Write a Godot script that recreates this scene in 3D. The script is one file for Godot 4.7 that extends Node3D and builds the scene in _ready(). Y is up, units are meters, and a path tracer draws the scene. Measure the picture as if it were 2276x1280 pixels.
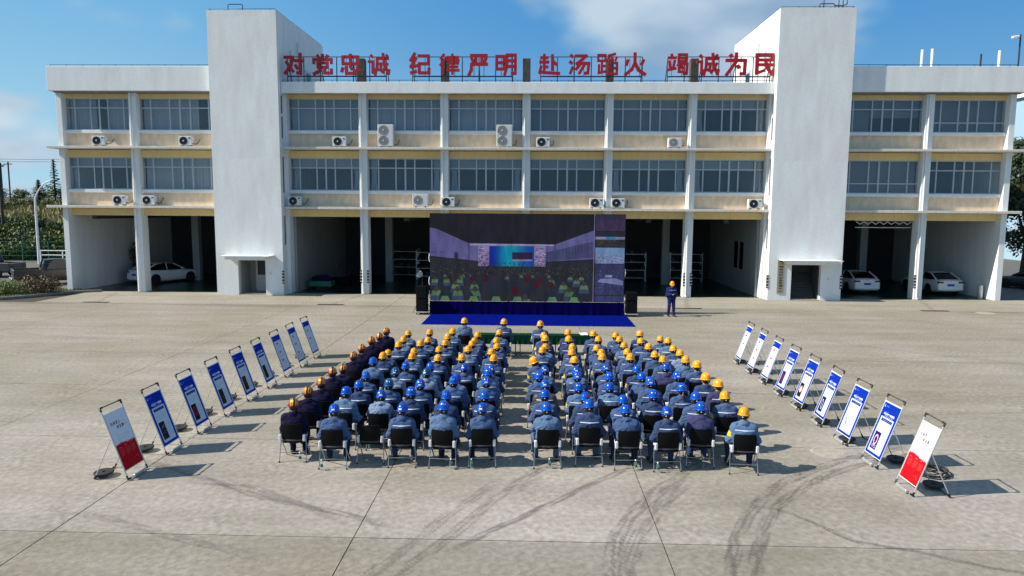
extends Node3D

# ---------------------------------------------------------------- mesh builder
class MB:
	var v := PackedVector3Array()
	var n := PackedVector3Array()
	var uv := PackedVector2Array()
	var uv2 := PackedVector2Array()
	var c := PackedColorArray()
	var ix := PackedInt32Array()
	var tint := Color.WHITE
	var tinted := false
	func put(p: Vector3, nn: Vector3, t := Vector2.ZERO) -> int:
		v.append(p)
		n.append(nn)
		uv.append(t)
		c.append(tint)
		return v.size() - 1
	func tri(a: int, b: int, d: int) -> void:
		ix.append(a)
		ix.append(b)
		ix.append(d)
	func poly(pts: Array, out: Vector3, uvs: Array = []) -> void:
		var nn := Vector3.ZERO
		for i in pts.size():
			var a: Vector3 = pts[i]
			var b: Vector3 = pts[(i + 1) % pts.size()]
			nn += a.cross(b)
		nn = nn.normalized()
		var flip := nn.dot(out) < 0.0
		if flip:
			nn = -nn
		var s := v.size()
		for i in pts.size():
			put(pts[i], nn, uvs[i] if uvs.size() else Vector2.ZERO)
		for i in range(1, pts.size() - 1):
			if flip:
				tri(s, s + i, s + i + 1)
			else:
				tri(s, s + i + 1, s + i)
	func box(ce: Vector3, sz: Vector3, bev := 0.0, bs := Basis.IDENTITY) -> void:
		var h := sz * 0.5
		if bev <= 0.0:
			for ax in 3:
				for sg in [-1.0, 1.0]:
					var u := (ax + 1) % 3
					var w := (ax + 2) % 3
					var pts := []
					for k in [[-1, -1], [1, -1], [1, 1], [-1, 1]]:
						var p := Vector3.ZERO
						p[ax] = h[ax] * sg
						p[u] = h[u] * k[0]
						p[w] = h[w] * k[1]
						pts.append(ce + bs * p)
					var o := Vector3.ZERO
					o[ax] = sg
					poly(pts, bs * o, [Vector2(0, 1), Vector2(1, 1), Vector2(1, 0), Vector2(0, 0)])
			return
		var b := minf(bev, minf(h.x, minf(h.y, h.z)) * 0.9)
		for ax in 3:
			var u := (ax + 1) % 3
			var w := (ax + 2) % 3
			for sg in [-1.0, 1.0]:
				var pts := []
				for k in [[-1, -1], [1, -1], [1, 1], [-1, 1]]:
					var p := Vector3.ZERO
					p[ax] = h[ax] * sg
					p[u] = (h[u] - b) * k[0]
					p[w] = (h[w] - b) * k[1]
					pts.append(ce + bs * p)
				var o := Vector3.ZERO
				o[ax] = sg
				poly(pts, bs * o)
			for su in [-1.0, 1.0]:
				for sw in [-1.0, 1.0]:
					var pts := []
					for k in [[-1, 0], [1, 0], [1, 1], [-1, 1]]:
						var p := Vector3.ZERO
						p[ax] = (h[ax] - b) * k[0]
						p[u] = (h[u] - b * k[1]) * su
						p[w] = (h[w] - b * (1 - k[1])) * sw
						pts.append(ce + bs * p)
					var o := Vector3.ZERO
					o[u] = su
					o[w] = sw
					poly(pts, bs * o)
		for sx in [-1.0, 1.0]:
			for sy in [-1.0, 1.0]:
				for sz2 in [-1.0, 1.0]:
					var s := Vector3(sx, sy, sz2)
					var q := h - Vector3(b, b, b)
					poly([ce + bs * (Vector3(h.x, q.y, q.z) * s), ce + bs * (Vector3(q.x, h.y, q.z) * s), ce + bs * (Vector3(q.x, q.y, h.z) * s)], bs * s)
	func span(a: Vector3, b: Vector3, bev := 0.0) -> void:
		box((a + b) * 0.5, (b - a).abs(), bev)
	func tube(path: Array, r0: float, r1 := -1.0, seg := 8) -> void:
		if r1 < 0.0:
			r1 = r0
		var m := path.size()
		var prev := -1
		var ref := Vector3.UP
		for i in m:
			var p: Vector3 = path[i]
			var a: Vector3 = path[maxi(i - 1, 0)]
			var b: Vector3 = path[mini(i + 1, m - 1)]
			var d := (b - a).normalized()
			if absf(d.dot(ref)) > 0.95:
				ref = Vector3.RIGHT if absf(d.x) < 0.8 else Vector3.FORWARD
			var x := ref.cross(d).normalized()
			var y := d.cross(x)
			var r := lerpf(r0, r1, float(i) / maxf(m - 1, 1))
			var s := v.size()
			for k in seg + 1:
				var t := TAU * k / seg
				var o := x * cos(t) + y * sin(t)
				put(p + o * r, o, Vector2(float(k) / seg, float(i) / m))
			if prev >= 0:
				for k in seg:
					tri(prev + k, s + k, prev + k + 1)
					tri(prev + k + 1, s + k, s + k + 1)
			prev = s
			if i == 0 or i == m - 1:
				var cap := []
				for k in seg:
					var t := TAU * k / seg
					cap.append(p + (x * cos(t) + y * sin(t)) * r)
				poly(cap, -d if i == 0 else d)
	func lathe(prof: Array, seg := 16, tr := Transform3D.IDENTITY, sx := 1.0, sz := 1.0) -> void:
		var prev := -1
		var e: Vector2 = prof[prof.size() - 1]
		var cap: bool = prof[0].x < e.x - 1e-4 and prof[0].y >= e.y    # a cap runs from its middle outwards and down
		var sg := -1.0 if cap else 1.0
		for i in prof.size():
			var a: Vector2 = prof[maxi(i - 1, 0)]
			var b: Vector2 = prof[mini(i + 1, prof.size() - 1)]
			var t2 := (b - a).normalized() * sg
			var s := v.size()
			for k in seg + 1:
				var t := TAU * k / seg
				var q: Vector2 = prof[i]
				var p := Vector3(cos(t) * q.x * sx, q.y, sin(t) * q.x * sz)
				var nn := Vector3(cos(t) * t2.y / sx, -t2.x, sin(t) * t2.y / sz).normalized()
				put(tr * p, (tr.basis * nn).normalized(), Vector2(float(k) / seg, float(i) / prof.size()))
			if prev >= 0:
				for k in seg:
					if cap:
						tri(prev + k, s + k, prev + k + 1)
						tri(prev + k + 1, s + k, s + k + 1)
					else:
						tri(prev + k, prev + k + 1, s + k)
						tri(prev + k + 1, s + k + 1, s + k)
			prev = s
	func prism(pts: PackedVector2Array, z0: float, z1: float, tr := Transform3D.IDENTITY) -> void:
		var t := Geometry2D.triangulate_polygon(pts)
		var i := 0
		while i < t.size():
			for zz in [z0, z1]:
				poly([tr * Vector3(pts[t[i]].x, pts[t[i]].y, zz), tr * Vector3(pts[t[i + 1]].x, pts[t[i + 1]].y, zz), tr * Vector3(pts[t[i + 2]].x, pts[t[i + 2]].y, zz)], tr.basis * Vector3(0, 0, signf(zz - (z0 + z1) * 0.5)))
			i += 3
		var cw := Geometry2D.is_polygon_clockwise(pts)
		for k in pts.size():
			var a := pts[k]
			var b := pts[(k + 1) % pts.size()]
			var o := Vector3(b.y - a.y, a.x - b.x, 0) * (-1.0 if cw else 1.0)
			poly([tr * Vector3(a.x, a.y, z0), tr * Vector3(b.x, b.y, z0), tr * Vector3(b.x, b.y, z1), tr * Vector3(a.x, a.y, z1)], tr.basis * o)
	func sheet(rows: Array, smooth := true) -> void:   # rows of equal-length point lists
		var h := rows.size()
		var w: int = rows[0].size()
		var s := v.size()
		for j in h:
			for i in w:
				var dx: Vector3 = rows[j][mini(i + 1, w - 1)] - rows[j][maxi(i - 1, 0)]
				var dy: Vector3 = rows[mini(j + 1, h - 1)][i] - rows[maxi(j - 1, 0)][i]
				put(rows[j][i], dy.cross(dx).normalized(), Vector2(float(i) / (w - 1), float(j) / (h - 1)))
		for j in h - 1:
			for i in w - 1:
				var a := s + j * w + i
				tri(a, a + 1, a + w)
				tri(a + 1, a + w + 1, a + w)
	func add(o: MB, tr := Transform3D.IDENTITY) -> void:
		var s := v.size()
		for i in o.v.size():
			v.append(tr * o.v[i])
			n.append((tr.basis * o.n[i]).normalized())
			uv.append(o.uv[i])
			c.append(o.c[i])
		for k in o.ix:
			ix.append(s + k)
	func mesh() -> ArrayMesh:
		var a := []
		a.resize(Mesh.ARRAY_MAX)
		a[Mesh.ARRAY_VERTEX] = v
		a[Mesh.ARRAY_NORMAL] = n
		a[Mesh.ARRAY_TEX_UV] = uv
		if tinted:
			a[Mesh.ARRAY_COLOR] = c
		if uv2.size() == v.size():
			a[Mesh.ARRAY_TEX_UV2] = uv2
		a[Mesh.ARRAY_INDEX] = ix
		var m := ArrayMesh.new()
		m.add_surface_from_arrays(Mesh.PRIMITIVE_TRIANGLES, a)
		return m

# ---------------------------------------------------------------- node helpers
var used := {}
var M := {}
var rng := RandomNumberGenerator.new()

func numbered(nm: String) -> String:
	var k: int = used.get(nm, 0)
	used[nm] = k + 1
	return nm if k == 0 else "%s_%03d" % [nm, k]

func tag(o: Node3D, label: String, category: String, group := "") -> Node3D:
	o.set_meta("label", label)
	o.set_meta("category", category)
	if group:
		o.set_meta("group", group)
	return o

func thing(nm: String, label: String, category: String, at := Vector3.ZERO, turn := 0.0, group := "") -> Node3D:
	var o := Node3D.new()
	o.name = numbered(nm)
	add_child(o)
	o.position = at
	o.rotation.y = turn
	tag(o, label, category, group)
	return o

func part(nm: String, what, m: Material, parent: Node3D, tr := Transform3D.IDENTITY) -> MeshInstance3D:
	var o := MeshInstance3D.new()
	o.name = nm
	o.mesh = what.mesh() if what is MB else what
	o.material_override = m
	o.transform = tr
	parent.add_child(o, true)
	return o

func lone(nm: String, what, m: Material, label: String, category: String, group := "", tr := Transform3D.IDENTITY) -> MeshInstance3D:
	var o := part(numbered(nm), what, m, self, tr)
	tag(o, label, category, group)
	return o

func struct(nm: String, what, m: Material, kind := "structure") -> MeshInstance3D:
	var o := part(numbered(nm), what, m, self)
	o.set_meta("kind", kind)
	return o

func dup(src: Node3D, nm: String, label: String, at: Vector3, turn := 0.0) -> Node3D:
	var r: Node3D = src.duplicate()
	r.name = numbered(nm)
	add_child(r)
	r.position = at
	r.rotation.y = turn
	r.set_meta("label", label)
	return r

func bx(a: Vector3, b: Vector3, bev := 0.0) -> MB:
	var m := MB.new()
	m.span(a, b, bev)
	return m

func tb(path: Array, r: float, seg := 8) -> MB:
	var m := MB.new()
	m.tube(path, r, -1.0, seg)
	return m

func mat(srgb: Color, rough := 0.8, metal := 0.0, spec := 0.5) -> StandardMaterial3D:
	var m := StandardMaterial3D.new()
	m.albedo_color = srgb
	m.roughness = rough
	m.metallic = metal
	m.metallic_specular = spec
	return m

func c8(r: int, g: int, b: int) -> Color:
	return Color8(r, g, b)

func nth(i: int) -> String:
	return ["first", "second", "third", "fourth", "fifth", "sixth", "seventh", "eighth", "ninth", "tenth", "eleventh", "twelfth"][i]

# ---------------------------------------------------------------- textures
func noise(sd: int, freq: float, oct := 4) -> FastNoiseLite:
	var f := FastNoiseLite.new()
	f.seed = sd
	f.noise_type = FastNoiseLite.TYPE_SIMPLEX_SMOOTH
	f.frequency = freq
	f.fractal_octaves = oct
	return f

func tex(im: Image) -> ImageTexture:
	return ImageTexture.create_from_image(im)

# a tone map that multiplies an albedo: mottling, streaks that run down, specks; returns RGB8 image
func mottled(sd: int, sz: int, lo: float, freq: float, sx: float, sy: float, speck := 0.0, warm := 0.0) -> ImageTexture:
	var a := noise(sd, freq)
	var b := noise(sd + 7, freq * 6.0, 2)
	var r := RandomNumberGenerator.new()
	r.seed = sd
	var d := PackedByteArray()
	d.resize(sz * sz * 3)
	var k := 0
	for y in sz:
		var wy := float(y) / sz
		for x in sz:
			var wx := float(x) / sz
			# blend across the seam so that the tile repeats without an edge
			var p := lerpf(a.get_noise_2d(x * sx, y * sy), a.get_noise_2d((x - sz) * sx, y * sy), wx)
			var q := lerpf(a.get_noise_2d(x * sx + 999.0, (y - sz) * sy), b.get_noise_2d(x, y), 0.5 - wy * 0.2)
			var t := clampf(0.5 + 0.8 * (p * 0.75 + q * 0.45), 0.0, 1.0)
			var val := lerpf(lo, 1.0, t)
			if speck > 0.0 and r.randf() < speck:
				val *= 0.8 + 0.3 * r.randf()
			d[k] = int(clampf(val, 0.0, 1.0) * 255.0)
			d[k + 1] = int(clampf(val * (1.0 - warm * (1.0 - t)), 0.0, 1.0) * 255.0)
			d[k + 2] = int(clampf(val * (1.0 - warm * 2.0 * (1.0 - t)), 0.0, 1.0) * 255.0)
			k += 3
	return tex(Image.create_from_data(sz, sz, false, Image.FORMAT_RGB8, d))

func tri_tex(m: StandardMaterial3D, t: Texture2D, scale: float, world := true) -> StandardMaterial3D:
	m.albedo_texture = t
	m.uv1_triplanar = true
	m.uv1_world_triplanar = world
	m.uv1_scale = Vector3(scale, scale, scale)
	return m

# ---------------------------------------------------------------- drawing on images
func dab(im: Image, x: int, y: int, w: int, h: int, col: Color) -> void:
	im.fill_rect(Rect2i(x, y, w, h), col)

func poly_fill(im: Image, pts: Array, col: Color) -> void:
	var y0 := 1e9
	var y1 := -1e9
	for p in pts:
		y0 = minf(y0, p.y)
		y1 = maxf(y1, p.y)
	for y in range(maxi(0, int(y0)), mini(im.get_height(), int(ceil(y1)))):
		var xs := []
		var fy := y + 0.5
		for i in pts.size():
			var a: Vector2 = pts[i]
			var b: Vector2 = pts[(i + 1) % pts.size()]
			if (a.y <= fy) != (b.y <= fy):
				xs.append(a.x + (fy - a.y) / (b.y - a.y) * (b.x - a.x))
		xs.sort()
		var k := 0
		while k + 1 < xs.size():
			var w := int(round(xs[k + 1])) - int(round(xs[k]))
			if w > 0:
				im.fill_rect(Rect2i(int(round(xs[k])), y, w, 1), col)
			k += 2

func ell(im: Image, cx: float, cy: float, rx: float, ry: float, col: Color) -> void:
	for y in range(maxi(0, int(cy - ry)), mini(im.get_height(), int(cy + ry) + 1)):
		var q := 1.0 - pow((y + 0.5 - cy) / ry, 2.0)
		if q > 0.0:
			var w := rx * sqrt(q)
			im.fill_rect(Rect2i(int(cx - w), y, maxi(1, int(2.0 * w)), 1), col)

func line_px(im: Image, a: Vector2, b: Vector2, w: float, col: Color) -> void:
	var l := maxi(1, int((b - a).length() * 1.5))
	for i in l + 1:
		var p := a.lerp(b, float(i) / l)
		im.fill_rect(Rect2i(int(round(p.x - w * 0.5)), int(round(p.y - w * 0.5)), maxi(1, int(round(w))), maxi(1, int(round(w)))), col)

# every character as strokes on a 100 by 100 field, y downwards
const GLYPHS := {
	"对": "6,18 44,18 34,56 6,92|10,36 46,86|50,34 98,34|80,4 80,92 66,90|54,52 66,72",
	"党": "50,2 50,24|24,6 34,22|76,6 66,22|8,44 8,28 92,28 92,44|28,44 72,44 72,64 28,64 28,44|40,64 36,80 8,95|60,64 60,91 92,91 92,76",
	"忠": "14,16 86,16 86,48 14,48 14,16|50,2 50,62|14,64 6,88|30,64 30,92 72,92 72,80|48,60 58,76|80,62 94,84",
	"诚": "10,6 22,20|2,38 20,38 20,88 34,76|40,24 98,24|42,24 41,62 32,96|42,48 60,48 58,78 50,76|70,4 76,56 95,94 98,78|92,44 64,92|84,6 93,16",
	"纪": "26,2 8,31 29,29|31,24 8,62 35,57|4,91 37,82|46,12 92,12 92,48 48,48|48,48 48,90 94,90 94,72",
	"律": "26,2 6,28|28,28 4,58|18,46 18,98|40,18 90,18 90,46|34,32 98,32|40,46 90,46|40,62 92,62|34,78 98,78|64,2 64,98",
	"严": "8,10 92,10|36,10 36,46|64,10 64,46|14,18 24,42|86,18 76,42|10,50 94,50|16,50 14,76 4,98",
	"明": "6,14 40,14 40,72 6,72 6,14|6,43 40,43|54,8 54,62 44,96|54,8 94,8 94,92 80,92|54,34 94,34|54,60 94,60",
	"赴": "28,2 28,46|8,20 48,20|4,40 52,40|28,40 28,86|28,62 48,62|14,56 6,94|6,84 28,88 98,92|66,4 66,80|68,36 90,54",
	"汤": "8,6 22,18|4,36 20,48|22,60 8,95|34,12 84,12 40,48|40,46 96,46 92,90 78,91|58,48 34,76|78,48 50,95",
	"蹈": "6,8 40,8 40,34 6,34 6,8|24,34 24,84|24,58 42,58|10,50 10,86|4,91 44,82|88,2 50,12|54,18 60,34|70,16 74,32|94,16 86,34|54,46 54,94 94,94 94,44|54,46 66,44|80,44 94,44|54,68 66,68|80,68 94,68",
	"火": "48,2 48,44 34,74 6,96|50,46 66,76 96,96|16,28 8,56|90,28 78,54",
	"竭": "20,2 26,14|4,20 46,20|12,32 17,66|38,30 32,66|2,77 46,68|56,6 92,6 92,36 56,36 56,6|56,21 92,21|60,42 50,58|56,48 96,48 94,93 82,93|74,52 60,72|70,60 82,72|58,56 58,84 80,84",
	"为": "18,4 28,18|4,32 90,32 88,93 72,93|48,2 46,40 6,96|54,52 64,70",
	"民": "12,6 86,6 86,30 14,30|14,6 14,91 48,78|14,52 94,52|54,30 62,66 88,94 94,76",
	"生": "24,6 12,34|20,28 88,28|14,58 86,58|6,92 94,92|50,4 50,92",
	"命": "50,2 8,40|50,2 92,40|34,40 66,40|16,54 42,54 42,82 16,82 16,54|56,54 86,54 86,84 74,84|56,54 56,98",
	"至": "10,10 90,10|50,10 24,40 80,38|64,26 80,46|20,64 80,64|50,44 50,92|6,92 94,92",
	"上": "48,6 48,90|48,40 86,40|6,90 94,90",
	"安": "50,2 50,14|10,32 10,18 90,18 90,32|44,26 26,60 80,94|70,48 52,76 14,96|6,50 94,50",
	"全": "50,2 8,42|50,2 92,42|26,48 74,48|24,70 76,70|8,94 92,94|50,48 50,94",
	"第": "22,2 10,22|16,14 46,14|62,2 54,20|58,14 92,14|16,30 84,30 84,48 18,48 18,66 88,66 86,84 74,84|50,30 50,98|48,68 10,96",
	"一": "6,50 94,50",
	"产": "50,2 50,14|12,18 90,18|30,26 36,40|70,26 62,40|12,46 92,46|16,46 14,74 4,96",
	"十": "6,46 94,46|50,4 50,96",
	"条": "40,2 10,36|32,14 74,14 24,50|34,24 88,50|12,62 88,62|50,50 50,96|34,72 14,92|66,72 88,92",
	"措": "4,26 36,26|20,4 20,90 8,86|4,62 36,50|54,4 54,40|78,4 78,40|44,18 92,18|40,40 96,40|52,52 86,52 86,94 52,94 52,52|52,73 86,73",
	"施": "22,2 26,14|4,20 44,20|16,20 16,60 4,94|18,44 40,44 38,88 28,88|58,2 48,26|54,16 94,16|46,44 90,36 90,66 80,66|54,34 54,90 94,90 94,76|72,26 72,76",
	"江": "10,8 22,20|4,38 18,48|22,62 8,94|36,18 92,18|64,18 64,88|30,90 98,90",
	"浙": "8,8 18,18|4,36 16,46|18,62 6,94|26,26 52,26|40,4 40,92 30,88|24,62 52,52|88,6 60,16|62,14 60,60 50,94|62,42 98,42|82,42 82,98",
	"钢": "20,2 6,30|16,16 40,16|10,36 40,36|6,54 42,54|24,36 24,90 40,78|52,10 52,96|52,10 94,10 94,92 82,92|64,26 84,70|84,26 62,70",
	"铁": "20,2 6,30|16,16 40,16|10,36 40,36|6,54 42,54|24,36 24,90 40,78|58,10 50,34|54,26 92,26|48,48 98,48|74,4 72,56 46,96|74,52 98,96",
	"消": "8,6 22,18|4,36 18,48|22,60 8,95|64,2 64,32|42,8 50,28|86,8 78,28|44,40 44,96|44,40 88,40 88,92 78,92|44,58 88,58|44,74 88,74",
	"防": "10,6 10,98|10,8 36,8 24,40 38,56 24,66|66,2 70,18|44,26 98,26|60,26 56,62 40,96|58,50 90,50 86,90 74,90",
	"应": "50,2 54,14|10,20 94,20|14,20 12,70 4,96|28,44 36,74|52,40 58,72|88,38 72,84|22,92 96,92",
	"急": "36,2 14,26|32,12 66,12 56,26|20,28 80,28 80,62 20,62|20,45 80,45|14,72 6,92|32,70 32,92 68,92 70,80|48,68 56,80|80,70 94,88",
	"救": "6,22 50,22|28,4 28,90 18,86|8,40 16,54|48,38 8,78|32,50 50,72|40,6 48,14|64,2 52,38|60,22 98,22|88,24 76,66 50,96|62,40 78,74 98,96",
	"援": "4,26 34,26|20,4 20,92 8,88|4,62 34,52|88,2 44,12|48,20 54,32|66,18 70,30|92,16 82,32|44,40 96,40|40,56 98,56|64,40 56,72 36,96|58,68 86,68 60,96|62,76 96,96",
	"中": "12,22 88,22 88,62 12,62 12,22|50,2 50,98",
	"心": "14,48 6,78|32,30 32,86 70,86 72,66|46,14 58,34|78,34 94,62",
}

func strokes(ch: String) -> Array:
	var out := []
	for s in String(GLYPHS[ch]).split("|"):
		var pl := []
		for q in s.split(" "):
			var xy := q.split(",")
			pl.append(Vector2(float(xy[0]), float(xy[1])))
		out.append(pl)
	return out

func glyph(im: Image, ch: String, x: float, y: float, sz: float, w: float, col: Color, sx := 1.0) -> void:
	for pl in strokes(ch):
		for i in pl.size() - 1:
			line_px(im, Vector2(x, y) + pl[i] * Vector2(sx, 1) * sz / 100.0, Vector2(x, y) + pl[i + 1] * Vector2(sx, 1) * sz / 100.0, w, col)

func words(im: Image, text: String, x: float, y: float, sz: float, w: float, col: Color, step := 1.1) -> void:
	for i in text.length():
		glyph(im, text[i], x + i * sz * step, y, sz, w, col)

# ---------------------------------------------------------------- bodies from distance fields
# bones: [a, b, ra, rb]
func field_at(bones: Array, p: Vector3, k: float) -> float:
	var d := 1e3
	for bo in bones:
		var a: Vector3 = bo[0]
		var ba: Vector3 = bo[1] - a
		var t := clampf((p - a).dot(ba) / maxf(ba.length_squared(), 1e-9), 0.0, 1.0)
		var e: float = (p - a - ba * t).length() - lerpf(bo[2], bo[3], t)
		var h := maxf(k - absf(d - e), 0.0) / k
		d = minf(d, e) - h * h * k * 0.25
	return d

func nets(bones: Array, k: float, cell: float, fold := 0.0, fseed := 1) -> MB:
	var lo := Vector3(1e3, 1e3, 1e3)
	var hi := -lo
	for bo in bones:
		for e in 2:
			var r: float = bo[2 + e] + cell * 3.0 + fold * 1.5
			lo = lo.min(bo[e] - Vector3(r, r, r))
			hi = hi.max(bo[e] + Vector3(r, r, r))
	var nx := int((hi.x - lo.x) / cell) + 2
	var ny := int((hi.y - lo.y) / cell) + 2
	var nz := int((hi.z - lo.z) / cell) + 2
	var g := PackedFloat32Array()
	g.resize(nx * ny * nz)
	g.fill(1e3)
	for bo in bones:
		var a: Vector3 = bo[0]
		var b: Vector3 = bo[1]
		var ra: float = bo[2]
		var rb: float = bo[3]
		var ba := b - a
		var il := 1.0 / maxf(ba.length_squared(), 1e-9)
		var m: float = maxf(ra, rb) + k + cell * 2.0
		var l := ((a.min(b) - Vector3(m, m, m) - lo) / cell).floor()
		var u := ((a.max(b) + Vector3(m, m, m) - lo) / cell).ceil()
		for z in range(maxi(0, int(l.z)), mini(nz, int(u.z) + 1)):
			for y in range(maxi(0, int(l.y)), mini(ny, int(u.y) + 1)):
				var row := (z * ny + y) * nx
				for x in range(maxi(0, int(l.x)), mini(nx, int(u.x) + 1)):
					var p := lo + Vector3(x, y, z) * cell - a
					var t := clampf(p.dot(ba) * il, 0.0, 1.0)
					var e := (p - ba * t).length() - lerpf(ra, rb, t)
					var d := g[row + x]
					var h := maxf(k - absf(d - e), 0.0) / k
					g[row + x] = minf(d, e) - h * h * k * 0.25
	if fold > 0.0:
		var f := noise(fseed, 1.0, 3)
		for z in nz:
			for y in ny:
				var row := (z * ny + y) * nx
				for x in nx:
					var d := g[row + x]
					if d < 0.07 and d > -0.07:
						var p := lo + Vector3(x, y, z) * cell
						var q := f.get_noise_3d(p.x * 3.0 + p.y * 2.0, p.y * 11.0 + absf(p.x) * 5.0, p.z * 5.0)
						g[row + x] = d + fold * (absf(q) * 2.0 - 0.5)
	var out := MB.new()
	var id := PackedInt32Array()
	id.resize(nx * ny * nz)
	id.fill(-1)
	var sxy := nx * ny
	var off := [0, 1, nx, nx + 1, sxy, sxy + 1, sxy + nx, sxy + nx + 1]
	var ed := [[0, 1], [2, 3], [4, 5], [6, 7], [0, 2], [1, 3], [4, 6], [5, 7], [0, 4], [1, 5], [2, 6], [3, 7]]
	var lim := cell * 2.5
	for z in nz - 1:
		for y in ny - 1:
			var row := (z * ny + y) * nx
			for x in nx - 1:
				var i := row + x
				var d0 := g[i]
				if d0 > lim or d0 < -lim:
					continue
				var mask := 0
				for q in 8:
					if g[i + off[q]] < 0.0:
						mask |= 1 << q
				if mask == 0 or mask == 255:
					continue
				var s := Vector3.ZERO
				var cnt := 0
				for e in ed:
					var qa: int = e[0]
					var qb: int = e[1]
					if ((mask >> qa) & 1) != ((mask >> qb) & 1):
						var da := g[i + off[qa]]
						var db := g[i + off[qb]]
						var t := da / (da - db)
						var pa := Vector3(qa & 1, (qa >> 1) & 1, qa >> 2)
						var pb := Vector3(qb & 1, (qb >> 1) & 1, qb >> 2)
						s += pa.lerp(pb, t)
						cnt += 1
				id[i] = out.put(lo + (Vector3(x, y, z) + s / cnt) * cell, Vector3.ZERO)
	for z in range(1, nz - 1):
		for y in range(1, ny - 1):
			var row := (z * ny + y) * nx
			for x in range(1, nx - 1):
				var i := row + x
				if id[i] < 0:
					continue
				var ins := g[i] < 0.0
				var st := [1, nx, sxy]
				for ax in 3:
					var s0: int = st[ax]
					if (g[i + s0] < 0.0) == ins:
						continue
					var u: int = st[(ax + 1) % 3]
					var w: int = st[(ax + 2) % 3]
					var a := id[i]
					var b := id[i - u]
					var c := id[i - u - w]
					var d := id[i - w]
					if b < 0 or c < 0 or d < 0:
						continue
					if ins:
						out.tri(a, c, b)
						out.tri(a, d, c)
					else:
						out.tri(a, b, c)
						out.tri(a, c, d)
	var i := 0
	while i < out.ix.size():
		var a := out.ix[i]
		var b := out.ix[i + 1]
		var c := out.ix[i + 2]
		var fn := (out.v[c] - out.v[a]).cross(out.v[b] - out.v[a])
		out.n[a] += fn
		out.n[b] += fn
		out.n[c] += fn
		i += 3
	for j in out.n.size():
		out.n[j] = out.n[j].normalized()
	return out

# ---------------------------------------------------------------- the people
var head_mb: MB
var hand_mb: MB

func make_head_and_hand() -> void:
	var h := [
		[Vector3(0, 0.035, 0.02), Vector3(0, 0.035, -0.02), 0.086, 0.084], [Vector3(0, -0.03, -0.03), Vector3(0, -0.075, -0.055), 0.062, 0.036],
		[Vector3(-0.03, -0.02, -0.05), Vector3(-0.03, -0.02, -0.05), 0.045, 0.045], [Vector3(0.03, -0.02, -0.05), Vector3(0.03, -0.02, -0.05), 0.045, 0.045],
		[Vector3(0, 0.005, -0.093), Vector3(0, -0.03, -0.112), 0.009, 0.014], [Vector3(-0.022, -0.062, -0.088), Vector3(0.022, -0.062, -0.088), 0.009, 0.009],
		[Vector3(-0.04, 0.028, -0.082), Vector3(0.04, 0.028, -0.082), 0.012, 0.012], [Vector3(-0.086, -0.02, 0.0), Vector3(-0.09, 0.012, 0.008), 0.01, 0.014], [Vector3(0.086, -0.02, 0.0), Vector3(0.09, 0.012, 0.008), 0.01, 0.014],
		[Vector3(0, -0.02, 0.02), Vector3(0, -0.13, 0.015), 0.058, 0.056]]
	head_mb = nets(h, 0.018, 0.0065)
	var f := []
	# palm and five fingers; the wrist is at the origin, fingers run along -z, the thumb leaves the palm's +x side
	for i in 4:
		var x := 0.028 - 0.0185 * i
		var l: float = [0.040, 0.045, 0.041, 0.033][i]
		var kn := Vector3(x, 0, -0.088 + 0.004 * absf(i - 1.2))
		f.append([Vector3(x * 0.6, 0, -0.01), kn, 0.014, 0.0115])
		var p1 := kn + Vector3(0, -0.012, -l)
		var p2 := p1 + Vector3(0, -0.018, -l * 0.55)
		var p3 := p2 + Vector3(0, -0.017, -l * 0.3)
		f.append([kn, p1, 0.0095, 0.0085])
		f.append([p1, p2, 0.0085, 0.008])
		f.append([p2, p3, 0.008, 0.007])
	f.append([Vector3(0.018, -0.004, -0.02), Vector3(0.046, -0.012, -0.052), 0.015, 0.0115])
	f.append([Vector3(0.046, -0.012, -0.052), Vector3(0.05, -0.022, -0.088), 0.0105, 0.0085])
	hand_mb = nets(f, 0.005, 0.0045)

func aim(from: Vector3, to: Vector3, up := Vector3.UP) -> Transform3D:
	return Transform3D(Basis.looking_at(to - from, up), from)

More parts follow.
